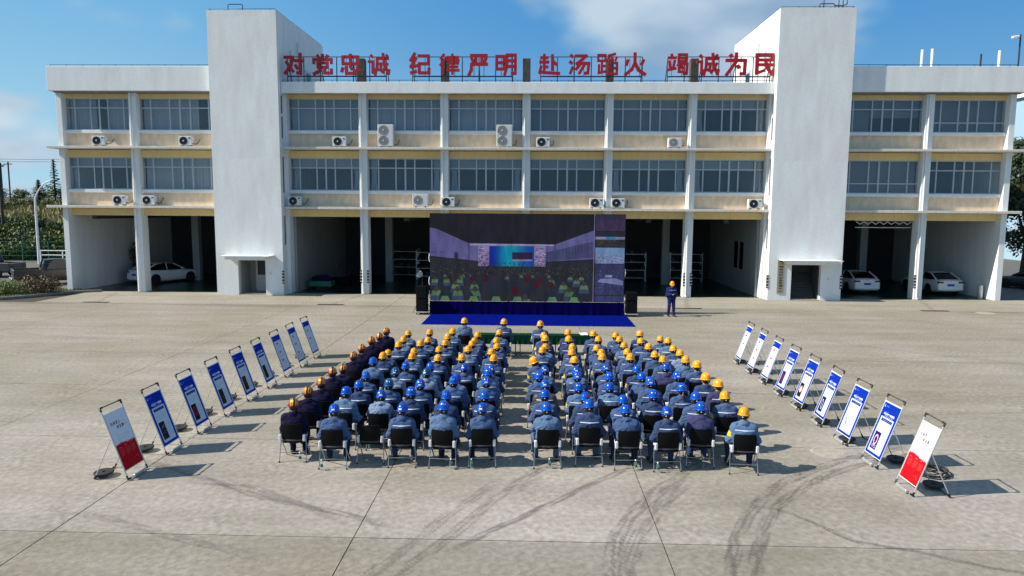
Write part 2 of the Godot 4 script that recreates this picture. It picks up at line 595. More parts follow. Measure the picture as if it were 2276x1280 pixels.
# one pose: all meshes of a seated (or standing) figure, shared by everybody who sits like that
func pose(P: Dictionary) -> Dictionary:
	var st: bool = P.get("stand", false)
	var ln: float = P.get("lean", 0.0)
	var sd: float = P.get("side", 0.0)
	var wide: float = P.get("wide", 0.15)
	var arms: int = P.get("arms", 0)
	var hipy := 0.53 if not st else 0.93
	var J := {}
	var ch := Vector3(sd * 0.6, hipy + 0.35 - ln * 0.18, 0.13 - ln * 0.75)
	if st:
		ch.z = 0.01
	var nk := Vector3(sd * 0.9, hipy + 0.485 - ln * 0.35, ch.z - 0.02 - ln * 0.2)
	var hd := nk + Vector3(sd * 0.25, 0.165 - ln * 0.12, -0.035 - ln * 0.35)
	var jk := []
	var tr := []
	var bd := []
	var hands := []
	for s in [-1.0, 1.0]:
		var hip := Vector3(s * 0.095, hipy, 0.09 if not st else 0.0)
		var kn := Vector3(s * wide, 0.5, -0.36) if not st else Vector3(s * 0.11, 0.5, -0.02)
		var an := Vector3(s * (wide * 0.85 + 0.01), 0.1, -0.30 + 0.05 * s * P.get("stag", 0.4)) if not st else Vector3(s * 0.125, 0.09, 0.02 + 0.06 * s)
		var ca := Vector3(s * 0.112 + sd * 0.5, ch.y - 0.02, ch.z)
		var sh := Vector3(s * 0.178 + sd * 0.75, nk.y - 0.055, ch.z - 0.015 - ln * 0.1)
		var el: Vector3
		var wr: Vector3
		match arms:
			0:
				el = Vector3(s * 0.255 + sd * 0.4, ch.y - 0.19, ch.z - 0.09)
				wr = Vector3(s * 0.1, 0.63, -0.19)
			1:
				el = Vector3(s * 0.27, ch.y - 0.14, ch.z - 0.2)
				wr = Vector3(s * 0.05, 0.60, -0.34)
			2:
				el = Vector3(s * 0.255, ch.y - 0.2, ch.z - 0.1)
				wr = Vector3(-s * 0.07, ch.y - 0.12 + 0.03 * s, ch.z - 0.235 - 0.02 * s)
			3:
				el = Vector3(s * 0.29 + sd * 0.4, ch.y - 0.2, ch.z - 0.03)
				wr = Vector3(s * 0.22, 0.60, -0.22)
			4:
				el = Vector3(s * 0.25, ch.y - 0.22, ch.z - 0.04)
				wr = Vector3(s * 0.06, ch.y - 0.14, ch.z - 0.24)
		J["sh%d" % s] = sh
		J["el%d" % s] = el
		jk.append([hip + Vector3(s * 0.005, -0.01, 0.0), ca, 0.122, 0.122])
		jk.append([ca, sh + Vector3(-s * 0.02, 0.0, 0), 0.11, 0.075])
		jk.append([nk + Vector3(s * 0.03, 0.01, 0.01), sh, 0.056, 0.064])
		jk.append([sh, el, 0.073, 0.06])
		jk.append([el, el.lerp(wr, 0.94), 0.06, 0.046])
		bd.append([hip, ca, 0.095, 0.095])
		bd.append([ca, sh, 0.085, 0.05])
		bd.append([sh, el, 0.05, 0.04])
		bd.append([el, wr, 0.04, 0.027])
		bd.append([hip, kn, 0.07, 0.05])
		bd.append([kn, an, 0.05, 0.033])
		tr.append([hip + Vector3(0, -0.0, 0), kn, 0.108, 0.076])
		tr.append([kn, an + Vector3(0, 0.01, 0), 0.078, 0.062])
		hands.append([el, wr, s])
		var toe := an + Vector3(s * 0.03, -0.052, -0.17)
		J["an%d" % s] = an
		J["toe%d" % s] = toe
	jk.append([Vector3(0, hipy - 0.02, 0.085 if not st else 0.0), Vector3(sd * 0.5, ch.y - 0.02, ch.z + 0.005), 0.128, 0.13])
	jk.append([Vector3(sd * 0.5, ch.y - 0.02, ch.z + 0.005), nk + Vector3(0, -0.05, 0.012), 0.13, 0.092])
	jk.append([nk + Vector3(-0.1, -0.06, 0.005), nk + Vector3(0.1, -0.06, 0.005), 0.082, 0.082])
	tr.append([Vector3(-0.09, hipy, 0.08 if not st else 0.0), Vector3(0.09, hipy, 0.08 if not st else 0.0), 0.115, 0.115])
	bd.append([ch, nk, 0.07, 0.052])
	bd.append([nk, hd + Vector3(0, -0.06, 0.01), 0.054, 0.052])
	var col := nk + Vector3(0, 0.035, 0.005)
	for k in 8:
		var t := TAU * k / 8.0
		var t2 := TAU * (k + 1) / 8.0
		jk.append([col + Vector3(cos(t) * 0.062, sin(t) * 0.012, sin(t) * 0.058), col + Vector3(cos(t2) * 0.062, sin(t2) * 0.012, sin(t2) * 0.058), 0.016, 0.016])
	var out := {"jacket": nets(jk, 0.07, 0.0125, P.get("fold", 0.014), P.get("seed", 3)).mesh(), "trousers": nets(tr, 0.04, 0.0145, 0.008, P.get("seed", 3) + 40).mesh()}
	var body := nets(bd, 0.04, 0.02)
	var ht := Transform3D(Basis.from_euler(Vector3(P.get("pitch", -0.1) - ln * 0.5, P.get("turn", 0.0), P.get("tilt", 0.0))), hd)
	body.add(head_mb, ht)
	for h in hands:
		var b: Basis = Basis.looking_at((h[1] - h[0]).normalized() + Vector3(0, -0.15, 0), Vector3.UP)
		if h[2] > 0:
			b = b * Basis.from_scale(Vector3(-1, 1, 1))
		body.add(hand_mb, Transform3D(b, h[1] - (h[1] - h[0]).normalized() * 0.012))
	out["body"] = body.mesh()
	for s in [-1, 1]:
		var an: Vector3 = J["an%d" % s]
		var toe: Vector3 = J["toe%d" % s]
		out["shoe%d" % s] = nets([[an + Vector3(0, 0.02, 0), an + Vector3(0, -0.045, 0.03), 0.048, 0.043], [an + Vector3(0, -0.05, 0.03), toe, 0.046, 0.042], [an + Vector3(0, -0.01, -0.02), toe.lerp(an, 0.4), 0.042, 0.04]], 0.03, 0.012).mesh()
	# the pale piping across the back and chest: a narrow ribbon that follows the jacket
	var rb := MB.new()
	var y0 := ch.y + 0.05
	var rows := [[], [], []]
	for side in [1.0, -1.0]:
		if side < 0 and not st:
			continue
		rows = [[], [], []]
		for i in 19:
			var x := lerpf(-0.195, 0.195, i / 18.0) + sd * 0.5
			for j in 3:
				var y := y0 + (j - 1) * 0.0075
				var z: float = ch.z + side * 0.3
				for q in 70:
					var d := field_at(jk, Vector3(x, y, z), 0.07)
					if d < 0.0145:
						break
					z -= side * maxf(d * 0.6, 0.002)
				rows[j].append(Vector3(x, y, z))
		rb.sheet(rows)
	out["stripe"] = rb.mesh()
	var sl: Vector3 = J["sh-1"]
	var ell2: Vector3 = J["el-1"]
	var ab := MB.new()
	ab.tube([sl.lerp(ell2, 0.38), sl.lerp(ell2, 0.55), sl.lerp(ell2, 0.72)], 0.0805, 0.075, 14)
	out["armband"] = ab.mesh()
	# hair: a close cap round the back and sides of the skull, under the helmet
	var hr := nets([[Vector3(0, 0.035, 0.03), Vector3(0, 0.03, -0.012), 0.0905, 0.086], [Vector3(-0.035, -0.02, 0.048), Vector3(0.035, -0.02, 0.048), 0.05, 0.05]], 0.02, 0.011)
	var hm := MB.new()
	hm.add(hr, ht)
	out["hair"] = hm.mesh()
	var pt := MB.new()
	pt.add(nets([[Vector3(0, -0.02, 0.09), Vector3(0, -0.09, 0.125), 0.024, 0.03], [Vector3(0, -0.09, 0.125), Vector3(0.015, -0.26, 0.135), 0.034, 0.014]], 0.02, 0.01), ht)
	out["ponytail"] = pt.mesh()
	var eyes := MB.new()
	for s in [-1.0, 1.0]:
		eyes.lathe([Vector2(0, -0.007), Vector2(0.008, -0.004), Vector2(0.01, 0), Vector2(0.008, 0.004), Vector2(0, 0.007)], 8, ht * Transform3D(Basis.IDENTITY, Vector3(s * 0.032, 0.006, -0.088)))
	out["eyes"] = eyes.mesh()
	out["head"] = ht
	return out

const DOME := [[1.0, 0.0], [0.985, 0.035], [0.94, 0.07], [0.85, 0.102], [0.7, 0.13], [0.5, 0.149], [0.26, 0.16], [0.02, 0.163]]

func dome_y(x: float, z: float) -> float:
	var f := sqrt(pow(x / 0.113, 2.0) + pow(z / 0.137, 2.0))
	for i in DOME.size() - 1:
		if f <= DOME[i][0] and f >= DOME[i + 1][0]:
			return lerpf(DOME[i][1], DOME[i + 1][1], (DOME[i][0] - f) / (DOME[i][0] - DOME[i + 1][0]))
	return 0.163 if f < 0.1 else -0.004

# dome, brim and peak; local -z is the brow
func helmet_shape() -> MB:
	var m := MB.new()
	var rows := []
	var seg := 24
	for q in DOME:
		var r := []
		for k in seg + 1:
			var t := TAU * k / seg
			r.append(Vector3(cos(t) * 0.113 * q[0], q[1], sin(t) * 0.137 * q[0]))
		rows.append(r)
	rows.reverse()
	m.sheet(rows)
	# brim: flares a little all round and runs out into a peak over the brow
	var b := []
	for j in 4:
		var r := []
		for k in seg + 1:
			var t := TAU * k / seg
			var f := pow(maxf(0.0, -sin(t)), 3.0)
			var o: float = [0.0, 0.012, 0.016, 0.004][j] + f * [0.0, 0.03, 0.05, 0.045][j]
			var y: float = [0.012, 0.002, -0.012, -0.014][j] - f * [0.0, 0.008, 0.012, 0.01][j]
			r.append(Vector3(cos(t) * (0.113 + o), y, sin(t) * (0.137 + o)))
		b.append(r)
	m.sheet(b)
	for x in [-0.03, 0.0, 0.03]:
		var p := []
		for i in 13:
			var z := lerpf(-0.118, 0.118, i / 12.0)
			p.append(Vector3(x, dome_y(x, z) - 0.001, z))
		m.tube(p, 0.0065, -1.0, 6)
	return m

func rescue_helmet_bands(xs: Array, r: float, lift: float) -> MB:
	var m := MB.new()
	for x in xs:
		var rows := []
		for j in 5:
			var xx: float = x + (j - 2) * 0.5 * r
			var zm: float = 0.136 * sqrt(maxf(0.05, 1.0 - pow(xx / 0.113, 2.0)))
			var row := []
			for i in 23:
				var z := -cos(i / 22.0 * PI) * zm
				var up := lift * (0.2 if j == 0 or j == 4 else 1.0)
				var n := Vector3(xx / 0.0128, 6.5 * dome_y(xx, z), z / 0.0188).normalized()
				row.append(Vector3(xx, dome_y(xx, z), z) + n * up)
			rows.append(row)
		m.sheet(rows)
	return m

var HM := {}
var POSES := []

func make_helmets() -> void:
	HM["shell"] = helmet_shape().mesh()
	var st := MB.new()      # harness under the brim, and the ratchet at the nape
	st.tube([Vector3(-0.098, -0.02, 0.03), Vector3(-0.075, -0.035, 0.092), Vector3(0, -0.042, 0.118), Vector3(0.075, -0.035, 0.092), Vector3(0.098, -0.02, 0.03)], 0.011, -1.0, 6)
	for s in [-1.0, 1.0]:
		st.tube([Vector3(s * 0.1, -0.01, 0.0), Vector3(s * 0.085, -0.1, -0.03), Vector3(s * 0.03, -0.165, -0.07)], 0.004, -1.0, 5)
	HM["harness"] = st.mesh()
	var kn := MB.new()
	kn.lathe([Vector2(0, 0.012), Vector2(0.012, 0.01), Vector2(0.014, 0)], 10, Transform3D(Basis(Vector3.RIGHT, PI / 2), Vector3(0, -0.042, 0.127)))
	HM["knob"] = kn.mesh()
	HM["bands"] = rescue_helmet_bands([-0.034, 0.034], 0.012, 0.005).mesh()
	HM["crest"] = rescue_helmet_bands([0.0], 0.02, 0.011).mesh()
	HM["sidebands"] = rescue_helmet_bands([-0.072, 0.072], 0.006, 0.003).mesh()
	var rim := MB.new()
	var p := []
	for k in 25:
		var t := TAU * k / 24.0
		p.append(Vector3(cos(t) * 0.121, 0.012, sin(t) * 0.146))
	rim.tube(p, 0.012, -1.0, 6)
	HM["rim"] = rim.mesh()
	var sk := MB.new()
	sk.sheet([[Vector3(-0.035, 0.058, 0.1335), Vector3(0, 0.058, 0.1385), Vector3(0.035, 0.058, 0.1335)], [Vector3(-0.035, 0.028, 0.136), Vector3(0, 0.028, 0.1415), Vector3(0.035, 0.028, 0.136)]])
	HM["sticker"] = sk.mesh()

# kind: y yellow, b blue, t teal, r red rescue helmet
func make_person(label: String, pose_id: int, kind: String, jm: Material, tm: Material, at: Vector3, turn: float, sc: float, opt := "", group := "") -> Node3D:
	var P: Dictionary = POSES[pose_id]
	var o := thing("person", label, "person", at, turn, group)
	o.scale = Vector3(sc, sc, sc)
	part("body", P.body, M.skin, o)
	var j := part("jacket", P.jacket, jm, o)
	part("trousers", P.trousers, tm, o)
	part("shoe", P["shoe-1"], M.shoe, o)
	part("shoe", P["shoe1"], M.shoe, o)
	part("hair", P.hair, M.hair, o)
	if opt.contains("p"):
		part("ponytail", P.ponytail, M.brown_hair, o)
	if not opt.contains("n"):
		part("stripe", P.stripe, M.piping, j)
	if opt.contains("a"):
		part("armband", P.armband, M.armband, j)
	if opt.contains("e"):
		part("eyes", P.eyes, M.hair, o)
	var ht: Transform3D = P.head * Transform3D(Basis.IDENTITY, Vector3(0, 0.035, 0.0))
	var h := part("helmet", HM.shell, {"y": M.helmet_yellow, "b": M.helmet_blue, "t": M.helmet_teal, "r": M.helmet_red}[kind], o, ht)
	part("harness", HM.harness, M.black_plastic, h)
	if kind == "r":
		part("yellow_band", HM.bands, M.band_yellow, h)
		part("crest", HM.crest, M.black_plastic, h)
		part("side_band", HM.sidebands, M.band_yellow, h)
		part("rim", HM.rim, M.black_plastic, h)
	else:
		part("knob", HM.knob, M.pale_plastic, h)
	if opt.contains("s"):
		part("sticker", HM.sticker, M.white_paper, h)
	if opt.contains("r"):
		part("sticker", HM.sticker, M.red_print, h, Transform3D(Basis.from_euler(Vector3(-0.25, 0.6, 0)), Vector3(0, 0.012, 0)))
	return o

# ---------------------------------------------------------------- the chair
func make_chair(label: String, at: Vector3, turn: float, group: String) -> Node3D:
	var o := thing("folding_chair", label, "chair", at, turn, group)
	if HM.has("c_back") == false:
		var bk := MB.new()
		var f := []
		var bq := []
		for j in 7:
			var y := lerpf(0.51, 0.84, j / 6.0)
			var r := []
			var r2 := []
			for i in 11:
				var u := i / 10.0 * 2.0 - 1.0
				var hw := 0.225 - 0.02 * (1.0 - j / 6.0) - 0.02 * pow(j / 6.0, 8.0)
				var z: float = 0.235 + 0.10 * (y - 0.5) - 0.035 * u * u + 0.012 * sin(j / 6.0 * PI)
				r.append(Vector3(u * hw, y, z + 0.011))
				r2.append(Vector3(-u * hw, y, z - 0.011))
			f.append(r)
			bq.append(r2)
		bk.sheet(f)
		bk.sheet(bq)
		for q in [[0, 0], [6, 0]]:
			var t := []
			for i in 11:
				t.append(f[q[0]][i] - Vector3(0, 0, 0.011))
			bk.tube(t, 0.0125, -1.0, 6)
		for i in [0, 10]:
			var t := []
			for j in 7:
				t.append(f[j][i] - Vector3(0, 0, 0.011))
			bk.tube(t, 0.0125, -1.0, 6)
		HM["c_back"] = bk.mesh()
		var st := MB.new()
		st.box(Vector3(0, 0.435, -0.02), Vector3(0.45, 0.055, 0.43), 0.022)
		HM["c_seat"] = st.mesh()
		var lb := MB.new()
		var t := []
		for i in 9:
			var u := i / 8.0 * 2.0 - 1.0
			t.append(Vector3(u * 0.2, 0.485, 0.235 - 0.03 * u * u))
		lb.tube(t, 0.02, -1.0, 8)
		HM["c_lumbar"] = lb.mesh()
		for s in [-1.0, 1.0]:
			HM["c_rear%d" % s] = tb([Vector3(s * 0.258, 0.6, -0.02), Vector3(s * 0.262, 0.5, 0.1), Vector3(s * 0.285, 0.012, 0.235)], 0.0125).mesh()
			HM["c_front%d" % s] = tb([Vector3(s * 0.245, 0.56, 0.21), Vector3(s * 0.25, 0.42, 0.1), Vector3(s * 0.262, 0.012, -0.26)], 0.0125).mesh()
			HM["c_foot%d" % s] = tb([Vector3(s * 0.283, 0.03, 0.23), Vector3(s * 0.286, 0.0, 0.238)], 0.017).mesh()
			var br := MB.new()
			br.box(Vector3(s * 0.25, 0.54, 0.225), Vector3(0.06, 0.15, 0.06), 0.014)
			br.box(Vector3(s * 0.27, 0.575, 0.15), Vector3(0.03, 0.04, 0.1), 0.01)
			HM["c_bracket%d" % s] = br.mesh()
			HM["c_arm%d" % s] = tb([Vector3(s * 0.27, 0.6, 0.17), Vector3(s * 0.275, 0.64, 0.1), Vector3(s * 0.275, 0.645, -0.12), Vector3(s * 0.26, 0.6, -0.15)], 0.013).mesh()
		HM["c_bar"] = tb([Vector3(-0.272, 0.2, 0.182), Vector3(0.272, 0.2, 0.182)], 0.008, 6).mesh()
	part("seat", HM.c_seat, M.chair_black, o)
	var b := part("backrest", HM.c_back, M.chair_black, o)
	part("lumbar_bar", HM.c_lumbar, M.chair_grey, b)
	for s in [-1, 1]:
		var l := part("leg", HM["c_rear%d" % s], M.chrome, o)
		part("foot_cap", HM["c_foot%d" % s], M.black_plastic, l)
		part("leg", HM["c_front%d" % s], M.chrome, o)
		part("arm_bracket", HM["c_bracket%d" % s], M.pale_plastic, o)
		part("armrest", HM["c_arm%d" % s], M.black_plastic, o)
	part("crossbar", HM.c_bar, M.chrome, o)
	return o

# ---------------------------------------------------------------- surfaces
func make_materials() -> void:
	M.skin = mat(c8(190, 140, 112), 0.55)
	M.skin.subsurf_scatter_enabled = true
	M.skin.subsurf_scatter_strength = 0.08
	M.hair = mat(c8(22, 18, 17), 0.6)
	M.brown_hair = mat(c8(66, 42, 34), 0.5)
	M.shoe = mat(c8(24, 23, 24), 0.45)
	M.helmet_yellow = mat(c8(236, 158, 4), 0.25)
	M.helmet_blue = mat(c8(4, 78, 182), 0.2)
	M.helmet_teal = mat(c8(22, 78, 122), 0.2)
	M.helmet_red = mat(c8(176, 24, 14), 0.25)
	M.band_yellow = mat(c8(238, 180, 30), 0.35)
	M.black_plastic = mat(c8(24, 24, 26), 0.45)
	M.pale_plastic = mat(c8(205, 205, 208), 0.4)
	M.white_paper = mat(c8(228, 230, 232), 0.6)
	M.red_print = mat(c8(170, 36, 40), 0.5)
	M.piping = mat(c8(205, 214, 226), 0.5)
	M.armband = mat(c8(216, 180, 44), 0.6)
	var weave := mottled(31, 256, 0.78, 0.02, 1.0, 1.0, 0.35)
	var cloth := func(col: Color) -> StandardMaterial3D:
		var m := mat(col, 0.9, 0.0, 0.2)
		tri_tex(m, weave, 3.0, false)
		m.rim_enabled = true
		m.rim = 0.15
		return m
	M.denim = cloth.call(c8(96, 124, 160))
	M.work_blue = cloth.call(c8(76, 99, 140))
	M.work_dark = cloth.call(c8(62, 79, 116))
	M.shirt = cloth.call(c8(130, 152, 184))
	M.navy = cloth.call(c8(28, 26, 58))
	M.purple = cloth.call(c8(70, 72, 112))
	M.trousers = cloth.call(c8(46, 54, 84))
	M.trousers_pale = cloth.call(c8(92, 114, 148))
	M.uniform = cloth.call(c8(38, 48, 104))
	M.chair_black = mat(c8(14, 14, 16), 0.7, 0.0, 0.25)
	M.chair_grey = mat(c8(60, 60, 64), 0.5)
	M.chrome = mat(c8(176, 178, 180), 0.35, 0.85)
	M.alu = mat(c8(196, 198, 200), 0.4, 0.6)
	M.dark_steel = mat(c8(52, 58, 66), 0.5, 0.5)
	M.sign_steel = mat(c8(58, 78, 98), 0.55, 0.3)
	var plaster := mottled(5, 512, 0.93, 0.012, 1.6, 0.35, 0.05, 0.015)
	M.white_wall = tri_tex(mat(c8(232, 237, 238), 0.85), plaster, 0.12)
	M.beige = tri_tex(mat(c8(236, 214, 186), 0.85), mottled(6, 256, 0.88, 0.03, 1.2, 0.6, 0.04, 0.02), 0.25)
	M.lintel = tri_tex(mat(c8(236, 212, 150), 0.85), plaster, 0.2)
	M.ledge = tri_tex(mat(c8(224, 222, 214), 0.8), mottled(8, 256, 0.84, 0.03, 2.0, 0.6, 0.05, 0.02), 0.4)
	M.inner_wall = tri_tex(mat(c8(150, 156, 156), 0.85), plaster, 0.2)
	M.inner_dark = mat(c8(62, 64, 66), 0.9)  # deep garage shade put into this colour; back walls and ceilings wear it
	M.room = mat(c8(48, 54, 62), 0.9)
	M.epoxy = tri_tex(mat(c8(26, 52, 44), 0.3), mottled(9, 256, 0.7, 0.03, 1.0, 1.0), 0.2)
	M.roof = tri_tex(mat(c8(150, 148, 142), 0.9), mottled(10, 256, 0.7, 0.03, 1.0, 1.0), 0.3)
	M.win_frame = mat(c8(176, 184, 190), 0.45, 0.2)
	var gl := mat(Color(c8(150, 180, 200), 0.14), 0.03)
	gl.transparency = BaseMaterial3D.TRANSPARENCY_ALPHA
	M.glass = gl
	M.curtain = mat(c8(136, 148, 158), 0.9)
	M.curtain.backlight_enabled = true
	M.curtain.backlight = Color(0.25, 0.25, 0.25)
	M.blind = mat(c8(116, 132, 140), 0.7)
	M.blind_dark = mat(c8(84, 94, 106), 0.7)
	M.ac_white = tri_tex(mat(c8(226, 228, 226), 0.5), mottled(12, 128, 0.82, 0.05, 1.0, 0.6), 0.9)
	M.ac_fan = mat(c8(34, 36, 42), 0.5)
	M.ac_grille = mat(c8(150, 152, 150), 0.6)
	M.logo_blue = mat(c8(40, 110, 170), 0.5)
	M.letter_red = mat(c8(164, 10, 32), 0.45)
	M.chimney = tri_tex(mat(c8(98, 96, 88), 0.9), mottled(13, 128, 0.55, 0.05, 2.0, 0.5), 0.5)
	M.brass = tri_tex(mat(c8(150, 148, 130), 0.5, 0.3), mottled(14, 128, 0.7, 0.04, 1.0, 0.5), 1.0)
	M.ink = mat(c8(20, 18, 18), 0.7)
	M.door_dark = mat(c8(50, 46, 44), 0.4)
	M.door_white = mat(c8(196, 198, 198), 0.5)
	M.carpet = tri_tex(mat(c8(8, 24, 124), 1.0, 0.0, 0.05), mottled(15, 256, 0.8, 0.03, 0.4, 2.0, 0.3), 0.4)
	M.skirt = tri_tex(mat(c8(7, 8, 76), 1.0, 0.0, 0.1), mottled(16, 256, 0.7, 0.03, 3.0, 0.4), 0.4)
	M.speaker = mat(c8(8, 8, 9), 0.7, 0.0, 0.2)
	M.green_cloth = tri_tex(mat(c8(14, 62, 46), 1.0, 0.0, 0.15), mottled(17, 256, 0.75, 0.04, 2.0, 0.7), 0.8)
	M.car_white = mat(c8(226, 228, 230), 0.3)
	M.car_white.clearcoat_enabled = true
	M.car_white.clearcoat = 0.8
	M.car_black = mat(c8(10, 11, 13), 0.3)
	M.car_black.clearcoat_enabled = true
	M.car_black.clearcoat = 0.8
	M.car_bronze = mat(c8(52, 44, 38), 0.35)
	M.car_glass = mat(c8(14, 17, 20), 0.06)
	M.tyre = mat(c8(20, 20, 20), 0.85)
	M.rim = mat(c8(150, 152, 156), 0.35, 0.7)
	M.lamp_red = mat(c8(60, 6, 10), 0.2)
	M.lamp_clear = mat(c8(210, 214, 218), 0.15)
	M.plate_blue = mat(c8(30, 84, 176), 0.5)
	M.bark = tri_tex(mat(c8(84, 70, 56), 0.95), mottled(18, 128, 0.5, 0.05, 2.0, 0.4), 0.8)
	M.concrete = tri_tex(mat(c8(176, 168, 154), 0.9), mottled(19, 256, 0.8, 0.03, 1.0, 1.0, 0.15), 0.5)
	M.kerb = tri_tex(mat(c8(150, 144, 132), 0.9), mottled(20, 256, 0.7, 0.03, 1.0, 1.0, 0.15), 0.8)
	M.asphalt = tri_tex(mat(c8(104, 102, 98), 0.95), mottled(21, 256, 0.8, 0.03, 1.0, 1.0, 0.3), 0.3)
	M.soil = tri_tex(mat(c8(96, 92, 66), 0.95), mottled(22, 512, 0.5, 0.02, 1.0, 1.0, 0.2, 0.05), 0.06)
	M.grass = mat(c8(86, 108, 52), 0.9)
	M.fence_green = mat(c8(34, 104, 82), 0.6)
	M.grate = mat(c8(58, 54, 50), 0.8)
	M.pvc = mat(c8(226, 228, 228), 0.5)
	M.wood_pole = mat(c8(66, 62, 56), 0.9)
	M.shed_blue = mat(c8(150, 178, 196), 0.6)
	M.bottle = mat(Color(c8(190, 220, 214), 0.12), 0.08)
	M.bottle.transparency = BaseMaterial3D.TRANSPARENCY_ALPHA
	M.bottle_label = mat(c8(66, 104, 96), 0.6)
	for q in [["leaf_deep", c8(58, 82, 34)], ["leaf_mid", c8(72, 94, 38)], ["leaf_light", c8(128, 148, 62)], ["leaf_dry", c8(142, 134, 74)], ["leaf_hedge", c8(112, 126, 58)], ["leaf_rust", c8(92, 76, 46)], ["leaf_dark", c8(44, 62, 30)]]:
		var m := mat(q[1], 0.6)
		m.backlight_enabled = true
		m.backlight = Color(q[1].r * 0.5, q[1].g * 0.55, q[1].b * 0.3)
		m.vertex_color_use_as_albedo = true
		M[q[0]] = m

# ---------------------------------------------------------------- sky
func make_sky() -> Texture2D:
	var w := 1280
	var h := 640
	var f1 := noise(71, 1.0, 5)
	var f2 := noise(72, 1.0, 4)
	var d := PackedByteArray()
	d.resize(w * h * 3)
	var k := 0
	for y in h:
		var el := (0.5 - (y + 0.5) / h) * PI
		var se := sin(el)
		var ce := cos(el)
		for x in w:
			var a := (x + 0.5) / w * TAU
			var dx := sin(a) * ce
			var dz := -cos(a) * ce
			var col: Vector3
			if el < -0.01:
				col = Vector3(128, 124, 112)
			else:
				var lw := smoothstep(0.05, -0.6, dx)
				var lo := Vector3(140, 184, 214).lerp(Vector3(170, 210, 230), lw)
				var hi := Vector3(80, 146, 206).lerp(Vector3(114, 176, 220), lw)
				var t := smoothstep(0.0, 0.30, el)
				col = lo.lerp(hi, t)
				col = col.lerp(Vector3(62, 104, 156), smoothstep(0.25, 1.4, el))
				# clouds: flat-based drifts, denser where the big bank stands
				var q := Vector3(dx, 0, dz) / (se + 0.32)
				var p := f1.get_noise_3d(q.x * 1.5, el * 3.0, q.z * 1.5) + 0.35 * f2.get_noise_3d(q.x * 6.0, el * 14.0, q.z * 6.0)
				var az := wrapf(a, -PI, PI)
				var b1 := exp(-pow((az - 0.20) / 0.19, 2.0) - pow((el - 0.255) / 0.10, 2.0))
				var b2 := exp(-pow((az + 0.66) / 0.13, 2.0) - pow((el - 0.09) / 0.10, 2.0))
				var b3 := exp(-pow((az - 0.36) / 0.09, 2.0) - pow((el - 0.30) / 0.05, 2.0))
				var dens := smoothstep(0.42, 1.0, p * (1.0 - 0.55 * b1) + b1 * 1.45 + b2 * 0.95 + b3 * 0.6 + 0.03 + 0.62 * smoothstep(0.34, 0.62, el) + 0.2 * smoothstep(0.5, -0.4, -dz))  # last terms: unseen cloud added overhead and behind to whiten the skylight
				var shade := clampf(0.5 + f2.get_noise_3d(q.x * 2.4 + 5.0, el * 9.0, q.z * 2.4) * 1.2 - b3 * 0.5, 0.0, 1.0)
				var cc := Vector3(150, 172, 198).lerp(Vector3(206, 217, 226), shade)
				col = col.lerp(cc, dens * 0.85)
			d[k] = int(clampf(col.x, 0, 255))
			d[k + 1] = int(clampf(col.y, 0, 255))
			d[k + 2] = int(clampf(col.z, 0, 255))
			k += 3
	return tex(Image.create_from_data(w, h, false, Image.FORMAT_RGB8, d))

# ---------------------------------------------------------------- the yard
const YX := -36.0
const YZ := -44.2
const YW := 72.0
const YH := 40.5

